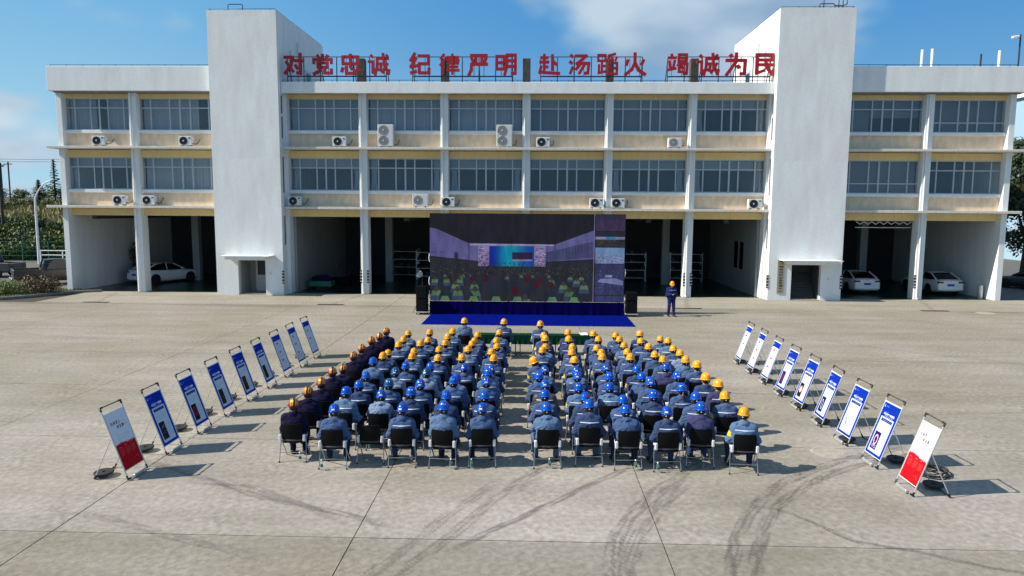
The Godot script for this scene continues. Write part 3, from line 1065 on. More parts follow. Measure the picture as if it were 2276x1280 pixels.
func yard_texture() -> ImageTexture:
	var w := 2048
	var h := 1152
	var a := noise(41, 0.006, 4)
	var b := noise(42, 0.05, 3)
	var c := noise(43, 0.02, 3)
	var r := RandomNumberGenerator.new()
	r.seed = 5
	var d := PackedByteArray()
	d.resize(w * h * 3)
	var k := 0
	for y in h:
		var z := YZ + YH * y / h
		var front := smoothstep(-11.1, -10.8, z)
		var apron := smoothstep(-38.4, -38.8, z)
		var pale := smoothstep(-21.0, -15.0, z) * (1.0 - front)
		for x in w:
			var n1 := a.get_noise_2d(x, y)
			var n2 := b.get_noise_2d(x * 0.35, y)
			var n3 := c.get_noise_2d(x * 0.12, y * 1.3)
			var t := 1.0 + n1 * 0.08 + n2 * 0.035 + n3 * 0.06 + (r.randf() - 0.5) * 0.04
			t += pale * (0.05 + 0.06 * n1) - front * 0.05 + apron * 0.05
			var warm := 1.0 - pale * 0.5
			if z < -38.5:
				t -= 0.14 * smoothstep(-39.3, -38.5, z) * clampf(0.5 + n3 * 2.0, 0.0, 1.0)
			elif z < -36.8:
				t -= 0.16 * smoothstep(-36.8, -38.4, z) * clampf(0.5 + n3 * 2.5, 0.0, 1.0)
			d[k] = int(clampf(159.0 * t + 1.0 * warm, 0, 255))
			d[k + 1] = int(clampf(154.0 * t + 1.0 * warm, 0, 255))
			d[k + 2] = int(clampf(142.0 * t + 6.0 * (1.0 - warm) + n1 * 6.0, 0, 255))
			k += 3
	var im := Image.create_from_data(w, h, false, Image.FORMAT_RGB8, d)
	# tyre marks: bundles of thin lines along curves
	var marks := [
		[[2.8, -6.0, 2.9, -8.5, 2.96, -9.99, 3.16, -10.53, 3.45, -11.3, 3.87, -12.14, 4.37, -12.88, 5.06, -13.72, 5.64, -14.15, 6.29, -14.7, 6.84, -15.09, 9.0, -16.2], 0.13, 0.30],
		[[3.1, -6.0, 3.2, -8.5, 3.32, -10.0, 3.58, -10.69, 3.93, -11.49, 4.46, -12.48, 4.91, -12.98, 5.54, -13.67, 6.14, -14.18, 7.0, -14.73, 9.0, -15.7], 0.13, 0.30],
		[[-8.2, -14.3, -6.6, -13.4, -4.8, -12.4, -3.4, -11.9, -2.2, -11.3], 0.10, 0.22],
		[[-7.0, -13.2, -5.4, -13.0, -4.0, -12.1, -3.1, -11.4], 0.10, 0.16],
		[[-9.0, -12.0, -7.4, -11.5, -5.4, -10.7, -3.8, -10.1], 0.12, 0.15],
		[[-2.4, -8.6, -1.9, -9.9, -1.3, -11.1, -0.5, -13.0, 0.2, -14.2, 1.0, -15.4], 0.13, 0.22],
		[[-2.9, -8.6, -2.3, -9.9, -1.8, -11.1, -1.4, -12.0, -0.6, -13.6], 0.13, 0.2],
		[[-1.4, -10.4, -1.1, -10.8, -0.2, -11.8, 1.1, -13.3, 2.3, -14.6], 0.09, 0.25],
		[[-0.6, -12.8, -0.1, -13.3, 0.4, -13.8], 0.14, 0.2],
		[[1.15, -8.0, 1.2, -10.0, 1.4, -11.1, 1.7, -11.9, 2.6, -13.4, 3.7, -14.7, 5.2, -16.2], 0.16, 0.28],
		[[1.45, -8.0, 1.45, -10.1, 1.8, -11.2, 2.5, -12.7, 3.3, -13.9], 0.16, 0.24],
		[[4.0, -12.6, 4.7, -12.2, 5.3, -11.2, 6.1, -10.9, 7.0, -10.4, 8.4, -9.9], 0.06, 0.2],
		[[8.0, -23.9, 11.8, -25.6, 15.0, -26.3, 18.6, -26.8, 26.0, -27.5], 0.2, 0.16],
		[[8.5, -31.5, 11.1, -30.6, 14.3, -27.4, 17.5, -25.2, 22.0, -23.0], 0.2, 0.14],
		[[7.4, -20.0, 11.0, -21.0, 16.0, -20.6, 24.0, -19.0], 0.25, 0.15],
		[[7.4, -17.0, 10.0, -18.6, 14.0, -19.2, 20.0, -18.6], 0.2, 0.12],
		[[-26.0, -30.0, -18.0, -28.0, -12.0, -27.6, -8.0, -28.4], 0.22, 0.09],
		[[-24.0, -22.0, -16.0, -20.6, -10.0, -19.5], 0.25, 0.10],
		[[-2.9, -11.2, -2.5, -11.0, -2.2, -10.6], 0.2, 0.2],
	]
	for mk in marks:
		var cv := Curve2D.new()
		var pts: Array = mk[0]
		var i := 0
		while i < pts.size():
			var p := Vector2(pts[i], pts[i + 1])
			var q0 := Vector2(pts[maxi(i - 2, 0)], pts[maxi(i - 1, 1)])
			var q1 := Vector2(pts[mini(i + 2, pts.size() - 2)], pts[mini(i + 3, pts.size() - 1)])
			cv.add_point(p, (q0 - q1) / 6.0, (q1 - q0) / 6.0)
			i += 2
		var L := cv.get_baked_length()
		var lines := 7
		var fade := noise(int(L * 100), 0.35, 2)
		for li in lines:
			var o: float = (li - (lines - 1) * 0.5) / (lines - 1) * 1.6 * mk[1]
			var s := 0.0
			while s < L:
				var p := cv.sample_baked(s)
				var p2 := cv.sample_baked(minf(s + 0.1, L))
				var nn := (p2 - p).normalized().orthogonal()
				var q := p + nn * o
				var px := int((q.x - YX) / YW * w)
				var py := int((q.y - YZ) / YH * h)
				var al: float = 1.05 * mk[2] * clampf(0.55 + fade.get_noise_2d(s * 3.0, li * 2.2) * 1.5, 0.0, 1.0) * smoothstep(0.0, 0.8, s) * smoothstep(0.0, 0.8, L - s)
				if px >= 0 and py >= 0 and px < w and py < h and al > 0.01:
					var cc := im.get_pixel(px, py)
					im.set_pixel(px, py, cc.lerp(Color(0.27, 0.25, 0.26), al))
				s += 0.026
	# wet trails from the downpipes to the drains
	for q in [[-24.7, -26.2], [-11.3, -10.6], [8.6, 9.4], [22.0, 23.6]]:
		for j in 110:
			var t := j / 110.0
			var px := int((lerpf(q[0], q[1], t) + r.randfn(0.0, 0.1) - YX) / YW * w)
			var py := int((lerpf(-38.9, -43.4, t) - YZ) / YH * h)
			for e in 5:
				var cc := im.get_pixel(px + e - 2, py)
				im.set_pixel(px + e - 2, py, cc.darkened(0.22 - 0.05 * absi(e - 2)))
	return tex(im)

func build_yard() -> void:
	var base := MB.new()
	base.poly([Vector3(-34, -0.035, 30), Vector3(60, -0.035, 30), Vector3(60, -0.035, -44.2), Vector3(-34, -0.035, -44.2)], Vector3.UP)
	M.joint = mat(c8(58, 54, 48), 0.95)
	var yard := struct("concrete_yard", base, M.joint)
	var m := StandardMaterial3D.new()
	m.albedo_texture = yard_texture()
	m.roughness = 0.88
	m.metallic_specular = 0.3
	m.detail_enabled = true
	m.detail_blend_mode = BaseMaterial3D.BLEND_MODE_MUL
	m.detail_uv_layer = BaseMaterial3D.DETAIL_UV_2
	m.detail_albedo = mottled(78, 512, 0.80, 0.03, 1.0, 1.0, 0.3, 0.01)
	M.yard = m
	var xs := []
	for i in 19:
		xs.append(-7.95 + 5.05 * (i - 5))
	var zs := [-44.05, -38.62, -34.96, -30.16, -25.36, -20.56, -15.8, -10.96, -6.16, -1.36, 3.4, 8.2]
	for j in zs.size() - 1:
		for i in xs.size() - 1:
			var x0: float = xs[i] + 0.009
			var x1: float = xs[i + 1] - 0.009
			var z0: float = zs[j] + 0.009
			var z1: float = zs[j + 1] - 0.009
			if j == 0 and x1 < -28.0:
				continue
			var s := MB.new()
			var dy := rng.randf_range(-0.002, 0.002)
			s.span(Vector3(x0, -0.03, z0), Vector3(x1, dy, z1))
			for k in s.v.size():
				s.uv[k] = Vector2((s.v[k].x - YX) / YW, (s.v[k].z - YZ) / YH)
				s.uv2.append(Vector2(s.v[k].x, s.v[k].z) * 0.37)
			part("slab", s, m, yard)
	# everything farther off
	var g := MB.new()
	g.poly([Vector3(-900, -0.12, 200), Vector3(900, -0.12, 200), Vector3(900, -0.12, -1500), Vector3(-900, -0.12, -1500)], Vector3.UP)
	struct("ground", g, M.soil)
	var p := MB.new()
	p.poly([Vector3(-90, -0.06, -10), Vector3(-33.4, -0.06, -10), Vector3(-33.4, -0.06, -38.6), Vector3(-29.9, -0.06, -38.6), Vector3(-29.9, -0.06, -69), Vector3(-90, -0.06, -69)], Vector3.UP)
	struct("parking_lot", p, M.asphalt)
	var p2 := MB.new()
	p2.poly([Vector3(29.4, -0.06, -44.1), Vector3(90, -0.06, -44.1), Vector3(90, -0.06, -100), Vector3(29.4, -0.06, -100)], Vector3.UP)
	struct("road", p2, M.asphalt)
	# grass island with a kerb at the building's left corner
	var edge := []
	var path := [Vector2(-36.5, -40.6), Vector2(-33.0, -39.6), Vector2(-31.6, -39.45), Vector2(-30.6, -39.75), Vector2(-29.9, -40.6), Vector2(-29.4, -41.9), Vector2(-28.7, -43.0), Vector2(-27.4, -43.75)]
	var cv := Curve2D.new()
	for i in path.size():
		var q0: Vector2 = path[maxi(i - 1, 0)]
		var q1: Vector2 = path[mini(i + 1, path.size() - 1)]
		cv.add_point(path[i], (q0 - q1) / 6.0, (q1 - q0) / 6.0)
	var L := cv.get_baked_length()
	var pts := PackedVector2Array()
	for i in 41:
		pts.append(cv.sample_baked(L * i / 40.0))
	var isl := MB.new()
	var pl := PackedVector2Array(pts)
	pl.append(Vector2(-29.6, -44.4))
	pl.append(Vector2(-36.5, -44.4))
	var t := Geometry2D.triangulate_polygon(pl)
	var i := 0
	while i < t.size():
		isl.poly([Vector3(pl[t[i]].x, 0.1, pl[t[i]].y), Vector3(pl[t[i + 1]].x, 0.1, pl[t[i + 1]].y), Vector3(pl[t[i + 2]].x, 0.1, pl[t[i + 2]].y)], Vector3.UP)
		i += 3
	struct("grass_island", isl, M.soil)
	var kerb := struct("kerb", tb([Vector3(-36.4, 0.05, -40.55), Vector3(-36.5, 0.05, -40.6)], 0.05), M.kerb)
	var s := 0.0
	while s < L - 0.1:
		var a := cv.sample_baked(s + 0.006)
		var b := cv.sample_baked(minf(s + 0.744, L))
		var dr := (b - a)
		var bs := Basis(Vector3.UP, -atan2(dr.y, dr.x))
		var kb := MB.new()
		kb.box(Vector3((a.x + b.x) / 2, 0.06, (a.y + b.y) / 2), Vector3(dr.length(), 0.16, 0.14), 0.015, bs)
		part("kerb_stone", kb, M.kerb, kerb)
		s += 0.75
	var gr := MB.new()
	gr.tinted = true
	for q in 2600:
		var x := rng.randf_range(-36.0, -28.5)
		var z := rng.randf_range(-44.2, -39.4)
		if not Geometry2D.is_point_in_polygon(Vector2(x, z), pl):
			continue
		gr.tint = Color.WHITE * rng.randf_range(0.6, 1.2)
		var a := rng.randf() * TAU
		var hh := rng.randf_range(0.05, 0.14)
		var o := Vector3(cos(a), 0, sin(a)) * 0.02
		gr.poly([Vector3(x, 0.1, z) - o, Vector3(x, 0.1, z) + o, Vector3(x, 0.1 + hh, z) + o.rotated(Vector3.UP, 1.5) * 2.0], Vector3(o.z, 0.3, -o.x))
	M.grass.vertex_color_use_as_albedo = true
	struct("grass", gr, M.grass, "stuff")
	for q in [[-24.7, "beside the white car's bay"], [-11.3, "right of the doorway with the dark door glass"], [8.6, "behind the standing person"], [22.0, "in front of the far right white cars"]]:
		var o := thing("drain_grate", "dark slotted drain grate in the concrete " + q[1], "drain", Vector3(q[0], 0, -38.85), 0, "drain grates along the apron")
		part("frame", bx(Vector3(-0.75, -0.02, -0.17), Vector3(0.75, 0.006, 0.17), 0.004), M.grate, o)
		for k in 14:
			part("bar", bx(Vector3(-0.7 + k * 0.104, 0.006, -0.14), Vector3(-0.65 + k * 0.104, 0.014, 0.14)), M.dark_steel, o)
	var mh := MB.new()
	mh.lathe([Vector2(0.0, 0.01), Vector2(0.36, 0.01), Vector2(0.38, 0.0)], 28, Transform3D(Basis.IDENTITY, Vector3(6.66, 0.0, -15.5)))
	mh.lathe([Vector2(0.335, 0.012), Vector2(0.325, 0.018), Vector2(0.3, 0.018), Vector2(0.29, 0.012)], 28, Transform3D(Basis.IDENTITY, Vector3(6.66, 0.0, -15.5)))
	lone("manhole_cover", mh, M.concrete, "round pale manhole cover in the yard beside the right poster stands", "manhole cover")
	var mh2 := MB.new()
	mh2.lathe([Vector2(0.0, 0.01), Vector2(0.45, 0.01), Vector2(0.47, 0.0)], 28, Transform3D(Basis.IDENTITY, Vector3(24.3, 0.0, -38.2)))
	lone("manhole_cover", mh2, M.concrete, "round pale manhole cover before the rightmost parking bays", "manhole cover")

# ---------------------------------------------------------------- windows
func window(b: Node3D, x0: float, x1: float, y0: float, y1: float, z: float, code: String, low := false) -> void:
	var fr := [0.0, 0.135, 0.375, 0.505, 0.635, 0.87, 1.0]
	var ym := y1 - (y1 - y0) * (0.7 if low else 0.3)
	var w := x1 - x0
	var f := MB.new()
	for i in 7:
		var x: float = x0 + w * fr[i]
		var hw := 0.05 if i in [3] else 0.038
		f.span(Vector3(maxf(x - hw, x0), y0, z - 0.03), Vector3(minf(x + hw, x1), y1, z + 0.03))
	for y in [y0 + 0.03, ym, y1 - 0.03]:
		f.span(Vector3(x0, y - 0.032, z - 0.033), Vector3(x1, y + 0.032, z + 0.033))
	var win := part("window", f, M.win_frame, b)
	for i in 6:
		for r in 2:
			var a := Vector3(x0 + w * fr[i] + 0.04, y0 + 0.05 if r == 0 else ym + 0.03, 0)
			var c := Vector3(x0 + w * fr[i + 1] - 0.04, ym - 0.03 if r == 0 else y1 - 0.05, 0)
			var tl := rng.randf_range(-0.006, 0.006)
			var p := MB.new()
			p.poly([Vector3(a.x, a.y, z + tl), Vector3(c.x, a.y, z - tl), Vector3(c.x, c.y, z - tl), Vector3(a.x, c.y, z + tl)], Vector3(0, 0, 1))
			part("pane", p, M.glass, win)
	var drape := func(xa: float, xb: float, ya: float, yb: float, amp: float, pinch: float, m: Material) -> void:
		var rows := []
		var n := maxi(8, int((xb - xa) / 0.05))
		for j in 5:
			var row := []
			var q := j / 4.0
			var sq := 1.0 - pinch * sin(clampf((q - 0.1) / 0.9, 0, 1) * PI) * 0.6
			for i in n + 1:
				var u := float(i) / n
				row.append(Vector3(lerpf(xa, xb, 0.5 + (u - 0.5) * sq), lerpf(yb, ya, q), z - 0.22 + amp * sin(u * (xb - xa) * 26.0 + sin(u * 9.0) * 1.5) * (0.6 + 0.4 * q)))
			rows.append(row)
		var s := MB.new()
		s.sheet(rows)
		part("curtain", s, m, win)
	for ch in code:
		match ch:
			"f":
				drape.call(x0 + 0.1, x1 - 0.1, y0 + 0.05, y1 - 0.05, 0.045, 0.0, M.curtain)
			"h":
				drape.call(x0 + 0.15, x0 + w * 0.42, y0 + 0.05, y1 - 0.05, 0.045, 0.0, M.curtain)
				drape.call(x0 + w * 0.62, x1 - 0.1, y0 + 0.05, y1 - 0.05, 0.045, 0.0, M.curtain)
			"l":
				drape.call(x0 + 0.1, x0 + w * 0.72, y0 + 0.05, y1 - 0.05, 0.045, 0.0, M.curtain)
			"s":
				drape.call(x0 + 0.06, x0 + w * 0.12, y0 + 0.05, y1 - 0.05, 0.04, 0.7, M.curtain)
				drape.call(x1 - w * 0.12, x1 - 0.06, y0 + 0.05, y1 - 0.05, 0.04, 0.7, M.curtain)
			"b":
				part("blind", bx(Vector3(x0 + 0.08, y0 + 0.06, z - 0.2), Vector3(x1 - 0.08, y1 - 0.04, z - 0.17)), M.blind, win)
			"d":
				part("blind", bx(Vector3(x0 + 0.08, y0 + 0.06, z - 0.2), Vector3(x1 - 0.08, y1 - 0.04, z - 0.17)), M.blind_dark, win)
			"u":
				part("blind", bx(Vector3(x0 + 0.08, y1 - (y1 - y0) * 0.33, z - 0.16), Vector3(x1 - 0.08, y1 - 0.04, z - 0.13)), M.blind, win)
			"v":
				part("blind", bx(Vector3(x0 + w * 0.36, y1 - (y1 - y0) * 0.55, z - 0.16), Vector3(x1 - 0.08, y1 - 0.04, z - 0.13)), M.blind_dark, win)
				part("blind", bx(Vector3(x0 + 0.08, y0 + 0.06, z - 0.16), Vector3(x0 + w * 0.355, y1 - 0.04, z - 0.13)), M.blind_dark, win)

# ---------------------------------------------------------------- the fire station
const WZ := -44.12      # face of the infill walls
const CZ := -43.78      # face of the columns
const LZ := -43.34      # front edge of the floor ledges and the parapet
const TZ := -42.92      # face of the two stair towers

func build_station() -> void:
	var b := thing("fire_station", "long white three storey fire station with open garage bays and beige panels", "building")
	var mid := [-15.3, -10.53, -5.5, -0.47, 4.56, 9.58, 14.22]
	var bays := []          # x0, x1, code third floor, code second floor, low transom third, low transom second
	bays.append([-29.3, -25.08, "h", "su"])
	bays.append([-24.58, -19.6, "l", "f"])
	for i in 6:
		bays.append([mid[i] + (0.1 if i == 0 else 0.25), mid[i + 1] - (0.1 if i == 5 else 0.25), ["bf", "f", "f", "ud", "ud", "us"][i], ["us", "s", "us", "u", "us", "us"][i]])
	bays.append([18.65, 23.42, "v", "d"])
	bays.append([23.92, 28.35, "d", ""])
	for i in bays.size():
		var q: Array = bays[i]
		var a: float = q[0]
		var c: float = q[1]
		var top := 12.95 if i >= 2 and i < 8 else 13.0
		for fl in 2:
			var ld: float = [9.06, 5.44][fl]
			var wb: float = [10.14, 6.47][fl]
			var wt: float = [12.1, 8.48][fl]
			var up: float = [top, 8.92][fl]
			part("panel", bx(Vector3(a, ld, WZ - 0.22), Vector3(c, wb - 0.2, WZ)), M.beige, b)
			part("sill", bx(Vector3(a - 0.02, wb - 0.2, WZ - 0.22), Vector3(c + 0.02, wb, WZ + 0.13), 0.012), M.white_wall, b)
			part("lintel", bx(Vector3(a, wt, WZ - 0.22), Vector3(c, up, WZ - 0.03)), M.lintel, b)
			window(b, a, c, wb, wt, WZ - 0.13, q[2 + fl], (i == 9 and fl == 0) or (i == 8 and fl == 1))
		part("garage_beam", bx(Vector3(a, 4.84, WZ - 0.26), Vector3(c, 5.28, WZ - 0.02)), M.lintel, b)
	# columns with their downpipes
	var cols := [-24.83, mid[1], mid[2], mid[3], mid[4], mid[5], 23.67]
	for x in cols:
		var cl := part("column", bx(Vector3(x - 0.24, 0.0, WZ - 0.4), Vector3(x + 0.24, 12.6, CZ), 0.012), M.white_wall, b)
		var pp := MB.new()
		pp.tube([Vector3(x - 0.1, 0.1, CZ + 0.06), Vector3(x - 0.1, 12.5, CZ + 0.06)], 0.05, -1.0, 8)
		pp.tube([Vector3(x - 0.1, 0.12, CZ + 0.06), Vector3(x - 0.1, 0.04, CZ + 0.2)], 0.05, -1.0, 8)
		part("downpipe", pp, M.pvc, cl)
	part("column", bx(Vector3(-29.62, 0.0, WZ - 0.75), Vector3(-29.28, 12.6, CZ), 0.012), M.white_wall, b)
	part("column", bx(Vector3(28.33, 0.0, WZ - 0.75), Vector3(28.68, 12.6, CZ), 0.012), M.white_wall, b)
	part("column", bx(Vector3(-15.42, 0.0, WZ - 0.4), Vector3(-15.2, 12.6, CZ - 0.004)), M.white_wall, b)
	part("column", bx(Vector3(14.12, 0.0, WZ - 0.4), Vector3(14.26, 12.6, CZ - 0.004)), M.white_wall, b)
	# ledges and parapets
	for q in [[-30.35, -19.58], [-15.36, 14.2], [18.63, 29.25]]:
		for y in [[8.96, 9.1], [5.3, 5.46]]:
			var e0: float = q[0] + (0.0 if q[0] > -30 else (0.25 if y[0] > 8 else 0.0))
			part("ledge", bx(Vector3(e0, y[0], WZ - 0.2), Vector3(q[1], y[1], LZ), 0.012), M.ledge, b)
	part("parapet", bx(Vector3(-29.82, 12.42, LZ - 0.22), Vector3(-19.57, 13.88, LZ), 0.015), M.white_wall, b)
	part("parapet", bx(Vector3(-15.37, 12.3, LZ - 0.22), Vector3(14.21, 12.96, LZ), 0.015), M.white_wall, b)
	part("parapet", bx(Vector3(18.62, 12.42, LZ - 0.22), Vector3(29.0, 13.88, LZ), 0.015), M.white_wall, b)
	part("parapet", bx(Vector3(-29.82, 12.42, -56.6), Vector3(-29.6, 13.88, LZ - 0.225)), M.white_wall, b)
	part("parapet", bx(Vector3(28.78, 12.42, -56.6), Vector3(29.0, 13.88, LZ - 0.225)), M.white_wall, b)
	for q in [[-29.59, -19.57], [-15.36, 14.2], [18.63, 28.77]]:
		part("roof_slab", bx(Vector3(q[0], 12.35, -56.5), Vector3(q[1], 12.6, LZ - 0.23)), M.roof, b)
	# floors, cross walls, the dark rooms and garages behind
	for q in [[-29.25, -19.6], [-15.2, 14.12], [18.65, 28.32]]:
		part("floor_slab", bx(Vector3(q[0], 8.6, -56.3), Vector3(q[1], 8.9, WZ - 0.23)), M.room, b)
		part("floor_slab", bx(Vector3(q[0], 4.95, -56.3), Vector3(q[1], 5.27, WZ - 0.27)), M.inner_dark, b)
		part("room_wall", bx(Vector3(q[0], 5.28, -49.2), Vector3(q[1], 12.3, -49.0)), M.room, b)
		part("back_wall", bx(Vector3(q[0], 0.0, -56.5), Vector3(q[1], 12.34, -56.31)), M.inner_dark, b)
		part("garage_floor", bx(Vector3(q[0], -0.03, -56.3), Vector3(q[1], 0.012, WZ + 0.06)), M.epoxy, b)
	for x in [-29.45, 28.5]:
		part("end_wall", bx(Vector3(x - 0.16, 0.0, -56.5), Vector3(x + 0.16, 12.34, WZ - 0.76)), M.white_wall, b)
	for x in [-24.83, mid[1], mid[2], mid[3], mid[4], mid[5], 23.67]:
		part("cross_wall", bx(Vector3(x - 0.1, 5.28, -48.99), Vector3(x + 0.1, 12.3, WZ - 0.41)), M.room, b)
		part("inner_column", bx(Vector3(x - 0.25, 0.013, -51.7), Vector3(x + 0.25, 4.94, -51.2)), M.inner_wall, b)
	for x in [-19.4, -15.12, 14.04, 18.73]:
		part("garage_wall", bx(Vector3(x - 0.07, 0.013, -56.3), Vector3(x + 0.07, 4.94, WZ - 0.42)), M.inner_wall, b)
	for x in [-28.0, -8.0, -3.0, 7.2, 12.0]:
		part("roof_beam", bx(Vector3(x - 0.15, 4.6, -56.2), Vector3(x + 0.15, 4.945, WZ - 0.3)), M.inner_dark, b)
	# folded gate track hanging in the right wing's first bay
	var zig := MB.new()
	var pt := []
	for i in 15:
		pt.append(Vector3(20.0 + i * 0.24, 4.76 - 0.16 * (i % 2), -44.5))
	zig.tube(pt, 0.035, -1.0, 6)
	zig.span(Vector3(19.9, 4.8, -44.53), Vector3(23.4, 4.84, -44.45))
	zig.tube([Vector3(20.0, 4.4, -44.6), Vector3(23.4, 4.4, -44.6)], 0.03, -1.0, 6)
	part("gate_track", zig, M.pale_plastic, b)
	# black and white chevron guards on the corners
	for q in [[-15.4, TZ, 0], [mid[1] - 0.22, CZ, 1], [mid[1] + 0.2, CZ, 1], [mid[5] - 0.2, CZ, 1], [mid[5] + 0.22, CZ, 1], [14.2, TZ, 1], [18.6, TZ, 1], [23.45, CZ, 1]]:
		var gx: float = q[0]
		var g := part("corner_guard", bx(Vector3(gx - 0.07, 0.72, q[1] - 0.02), Vector3(gx + 0.07, 1.52, q[1] + 0.022), 0.006), M.black_plastic, b)
		for k in 4:
			for s in [-1.0, 1.0]:
				var ch := MB.new()
				ch.box(Vector3(gx + s * 0.033, 0.83 + k * 0.19, q[1] + 0.024), Vector3(0.085, 0.045, 0.006), 0.0, Basis(Vector3(0, 0, 1), s * 0.6))
				part("chevron", ch, M.white_paper, g)
	# stair towers: shell, doorway, canopy, slots, rails
	for t in [[-19.56, -15.39, 17.03, -18.2, -16.5, -18.98, -15.92], [14.24, 18.61, 17.1, 15.62, 17.38, 14.82, 18.3]]:
		var x0: float = t[0]
		var x1: float = t[1]
		var hh: float = t[2]
		var d0: float = t[3]
		var d1: float = t[4]
		var left := x0 < 0
		part("tower_front", bx(Vector3(x0, 0, TZ - 0.3), Vector3(d0, hh, TZ)), M.white_wall, b)
		part("tower_front", bx(Vector3(d1, 0, TZ - 0.3), Vector3(x1, hh, TZ)), M.white_wall, b)
		part("tower_front", bx(Vector3(d0, 2.15, TZ - 0.3), Vector3(d1, hh, TZ)), M.white_wall, b)
		var sides := MB.new()
		for sx in [x0, x1 - 0.3]:
			part("tower_side", bx(Vector3(sx, 0, -52.3), Vector3(sx + 0.3, hh, TZ - 0.301)), M.white_wall, b)
		part("tower_back", bx(Vector3(x0 + 0.301, 0, -52.3), Vector3(x1 - 0.301, hh, -52.0)), M.white_wall, b)
		part("tower_roof", bx(Vector3(x0 + 0.301, hh - 0.45, -51.99), Vector3(x1 - 0.301, hh - 0.2, TZ - 0.301)), M.roof, b)
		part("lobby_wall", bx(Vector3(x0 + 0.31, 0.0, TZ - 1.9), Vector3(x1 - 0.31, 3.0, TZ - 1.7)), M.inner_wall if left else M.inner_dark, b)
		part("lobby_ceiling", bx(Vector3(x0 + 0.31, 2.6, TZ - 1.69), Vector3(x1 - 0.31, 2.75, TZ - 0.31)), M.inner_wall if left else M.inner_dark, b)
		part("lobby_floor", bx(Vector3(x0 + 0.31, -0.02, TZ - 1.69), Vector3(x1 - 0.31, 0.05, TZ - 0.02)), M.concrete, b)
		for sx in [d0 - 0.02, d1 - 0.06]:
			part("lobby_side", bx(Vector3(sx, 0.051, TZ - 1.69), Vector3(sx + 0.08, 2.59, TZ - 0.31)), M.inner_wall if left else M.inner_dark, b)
		if left:
			var dr := part("door", bx(Vector3(-17.75, 0.06, TZ - 1.69), Vector3(-16.85, 2.14, TZ - 1.62), 0.01), M.door_white, b)
			part("door_glass", bx(Vector3(-17.62, 1.1, TZ - 1.63), Vector3(-16.98, 2.02, TZ - 1.6)), M.door_dark, dr)
			part("handle", bx(Vector3(-16.95, 0.95, TZ - 1.62), Vector3(-16.9, 1.1, TZ - 1.57)), M.chrome, dr)
			part("meter_box", bx(Vector3(-16.25, 1.28, TZ), Vector3(-16.13, 1.45, TZ + 0.05), 0.008), M.pale_plastic, b)
		else:
			for k in 9:
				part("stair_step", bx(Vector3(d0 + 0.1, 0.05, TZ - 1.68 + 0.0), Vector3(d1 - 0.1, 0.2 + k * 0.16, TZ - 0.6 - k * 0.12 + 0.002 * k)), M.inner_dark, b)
			part("meter_box", bx(Vector3(17.75, 1.25, TZ), Vector3(17.9, 1.38, TZ + 0.04), 0.008), M.pale_plastic, b)
		var cn := part("canopy", bx(Vector3(t[5] + 0.3, 2.24, TZ), Vector3(t[6] - 0.3, 2.43, TZ + 0.8), 0.012), M.white_wall, b)
		part("canopy_sheet", bx(Vector3(t[5], 2.435, TZ), Vector3(t[6], 2.475, TZ + 0.92)), M.white_wall, cn)
		# narrow stair windows in the side that faces the middle block
		var wx := x1 if left else x0
		for y in [[3.1, 4.9], [6.3, 8.5], [9.6, 10.9], [11.1, 12.15], [13.0, 14.4]]:
			var o := 0.012 if left else -0.012
			if y[0] < 12.5:
				part("slot_window", bx(Vector3(minf(wx, wx + o), y[0], TZ - 0.62), Vector3(maxf(wx, wx + o), y[1], TZ - 0.42)), M.blind_dark, b)
			else:
				var rw := part("roof_door", bx(Vector3(minf(wx, wx + o * 2), 12.62, -49.4), Vector3(maxf(wx, wx + o * 2), 14.6, -48.2)), M.win_frame, b)
				part("pane", bx(Vector3(minf(wx, wx + o * 3), 12.75, -49.2), Vector3(maxf(wx, wx + o * 3), 14.45, -48.4)), M.car_glass, rw)
		var pipe_x := wx + (0.09 if left else -0.09)
		for z in [-45.2, -46.6]:
			part("downpipe", tb([Vector3(pipe_x, 12.6, z), Vector3(pipe_x, 16.0 if z < -46 else 15.2, z)], 0.06), M.pvc, b)
		# lightning conductor round the top edge
		var lw := MB.new()
		lw.tube([Vector3(x0 + 0.1, hh + 0.1, -52.2), Vector3(x0 + 0.1, hh + 0.1, TZ - 0.1), Vector3(x1 - 0.1, hh + 0.1, TZ - 0.1), Vector3(x1 - 0.1, hh + 0.1, -52.2)], 0.014, -1.0, 5)
		var sx2 := x0 + 0.2
		while sx2 < x1:
			lw.tube([Vector3(sx2, hh, TZ - 0.1), Vector3(sx2, hh + 0.1, TZ - 0.1)], 0.012, -1.0, 5)
			sx2 += 0.9
		part("conductor", lw, M.dark_steel, b)
	part("ladder_rail", tb([Vector3(-18.33, 16.9, TZ - 0.2), Vector3(-18.33, 17.36, TZ - 0.2), Vector3(-18.28, 17.42, TZ - 0.2), Vector3(-17.5, 17.42, TZ - 0.2), Vector3(-17.45, 17.36, TZ - 0.2), Vector3(-17.45, 16.9, TZ - 0.2)], 0.03), M.sign_steel, b)
	var cage := MB.new()
	cage.tube([Vector3(16.55, 17.0, TZ - 0.2), Vector3(16.55, 17.33, TZ - 0.2), Vector3(16.6, 17.38, TZ - 0.2), Vector3(17.35, 17.38, TZ - 0.2), Vector3(17.42, 17.3, TZ - 0.2), Vector3(17.42, 17.0, TZ - 0.2)], 0.032)
	for x in [16.8, 17.66, 17.9]:
		cage.tube([Vector3(x, 17.0, TZ - 0.25), Vector3(x, 17.95, TZ - 0.25)], 0.03)
	cage.tube([Vector3(16.8, 17.75, TZ - 0.25), Vector3(17.66, 17.75, TZ - 0.25), Vector3(18.1, 17.85, TZ - 0.3)], 0.03)
	cage.tube([Vector3(17.42, 17.28, TZ - 0.22), Vector3(17.9, 17.28, TZ - 0.22), Vector3(18.15, 17.38, TZ - 0.3), Vector3(18.2, 17.95, TZ - 0.3)], 0.032)
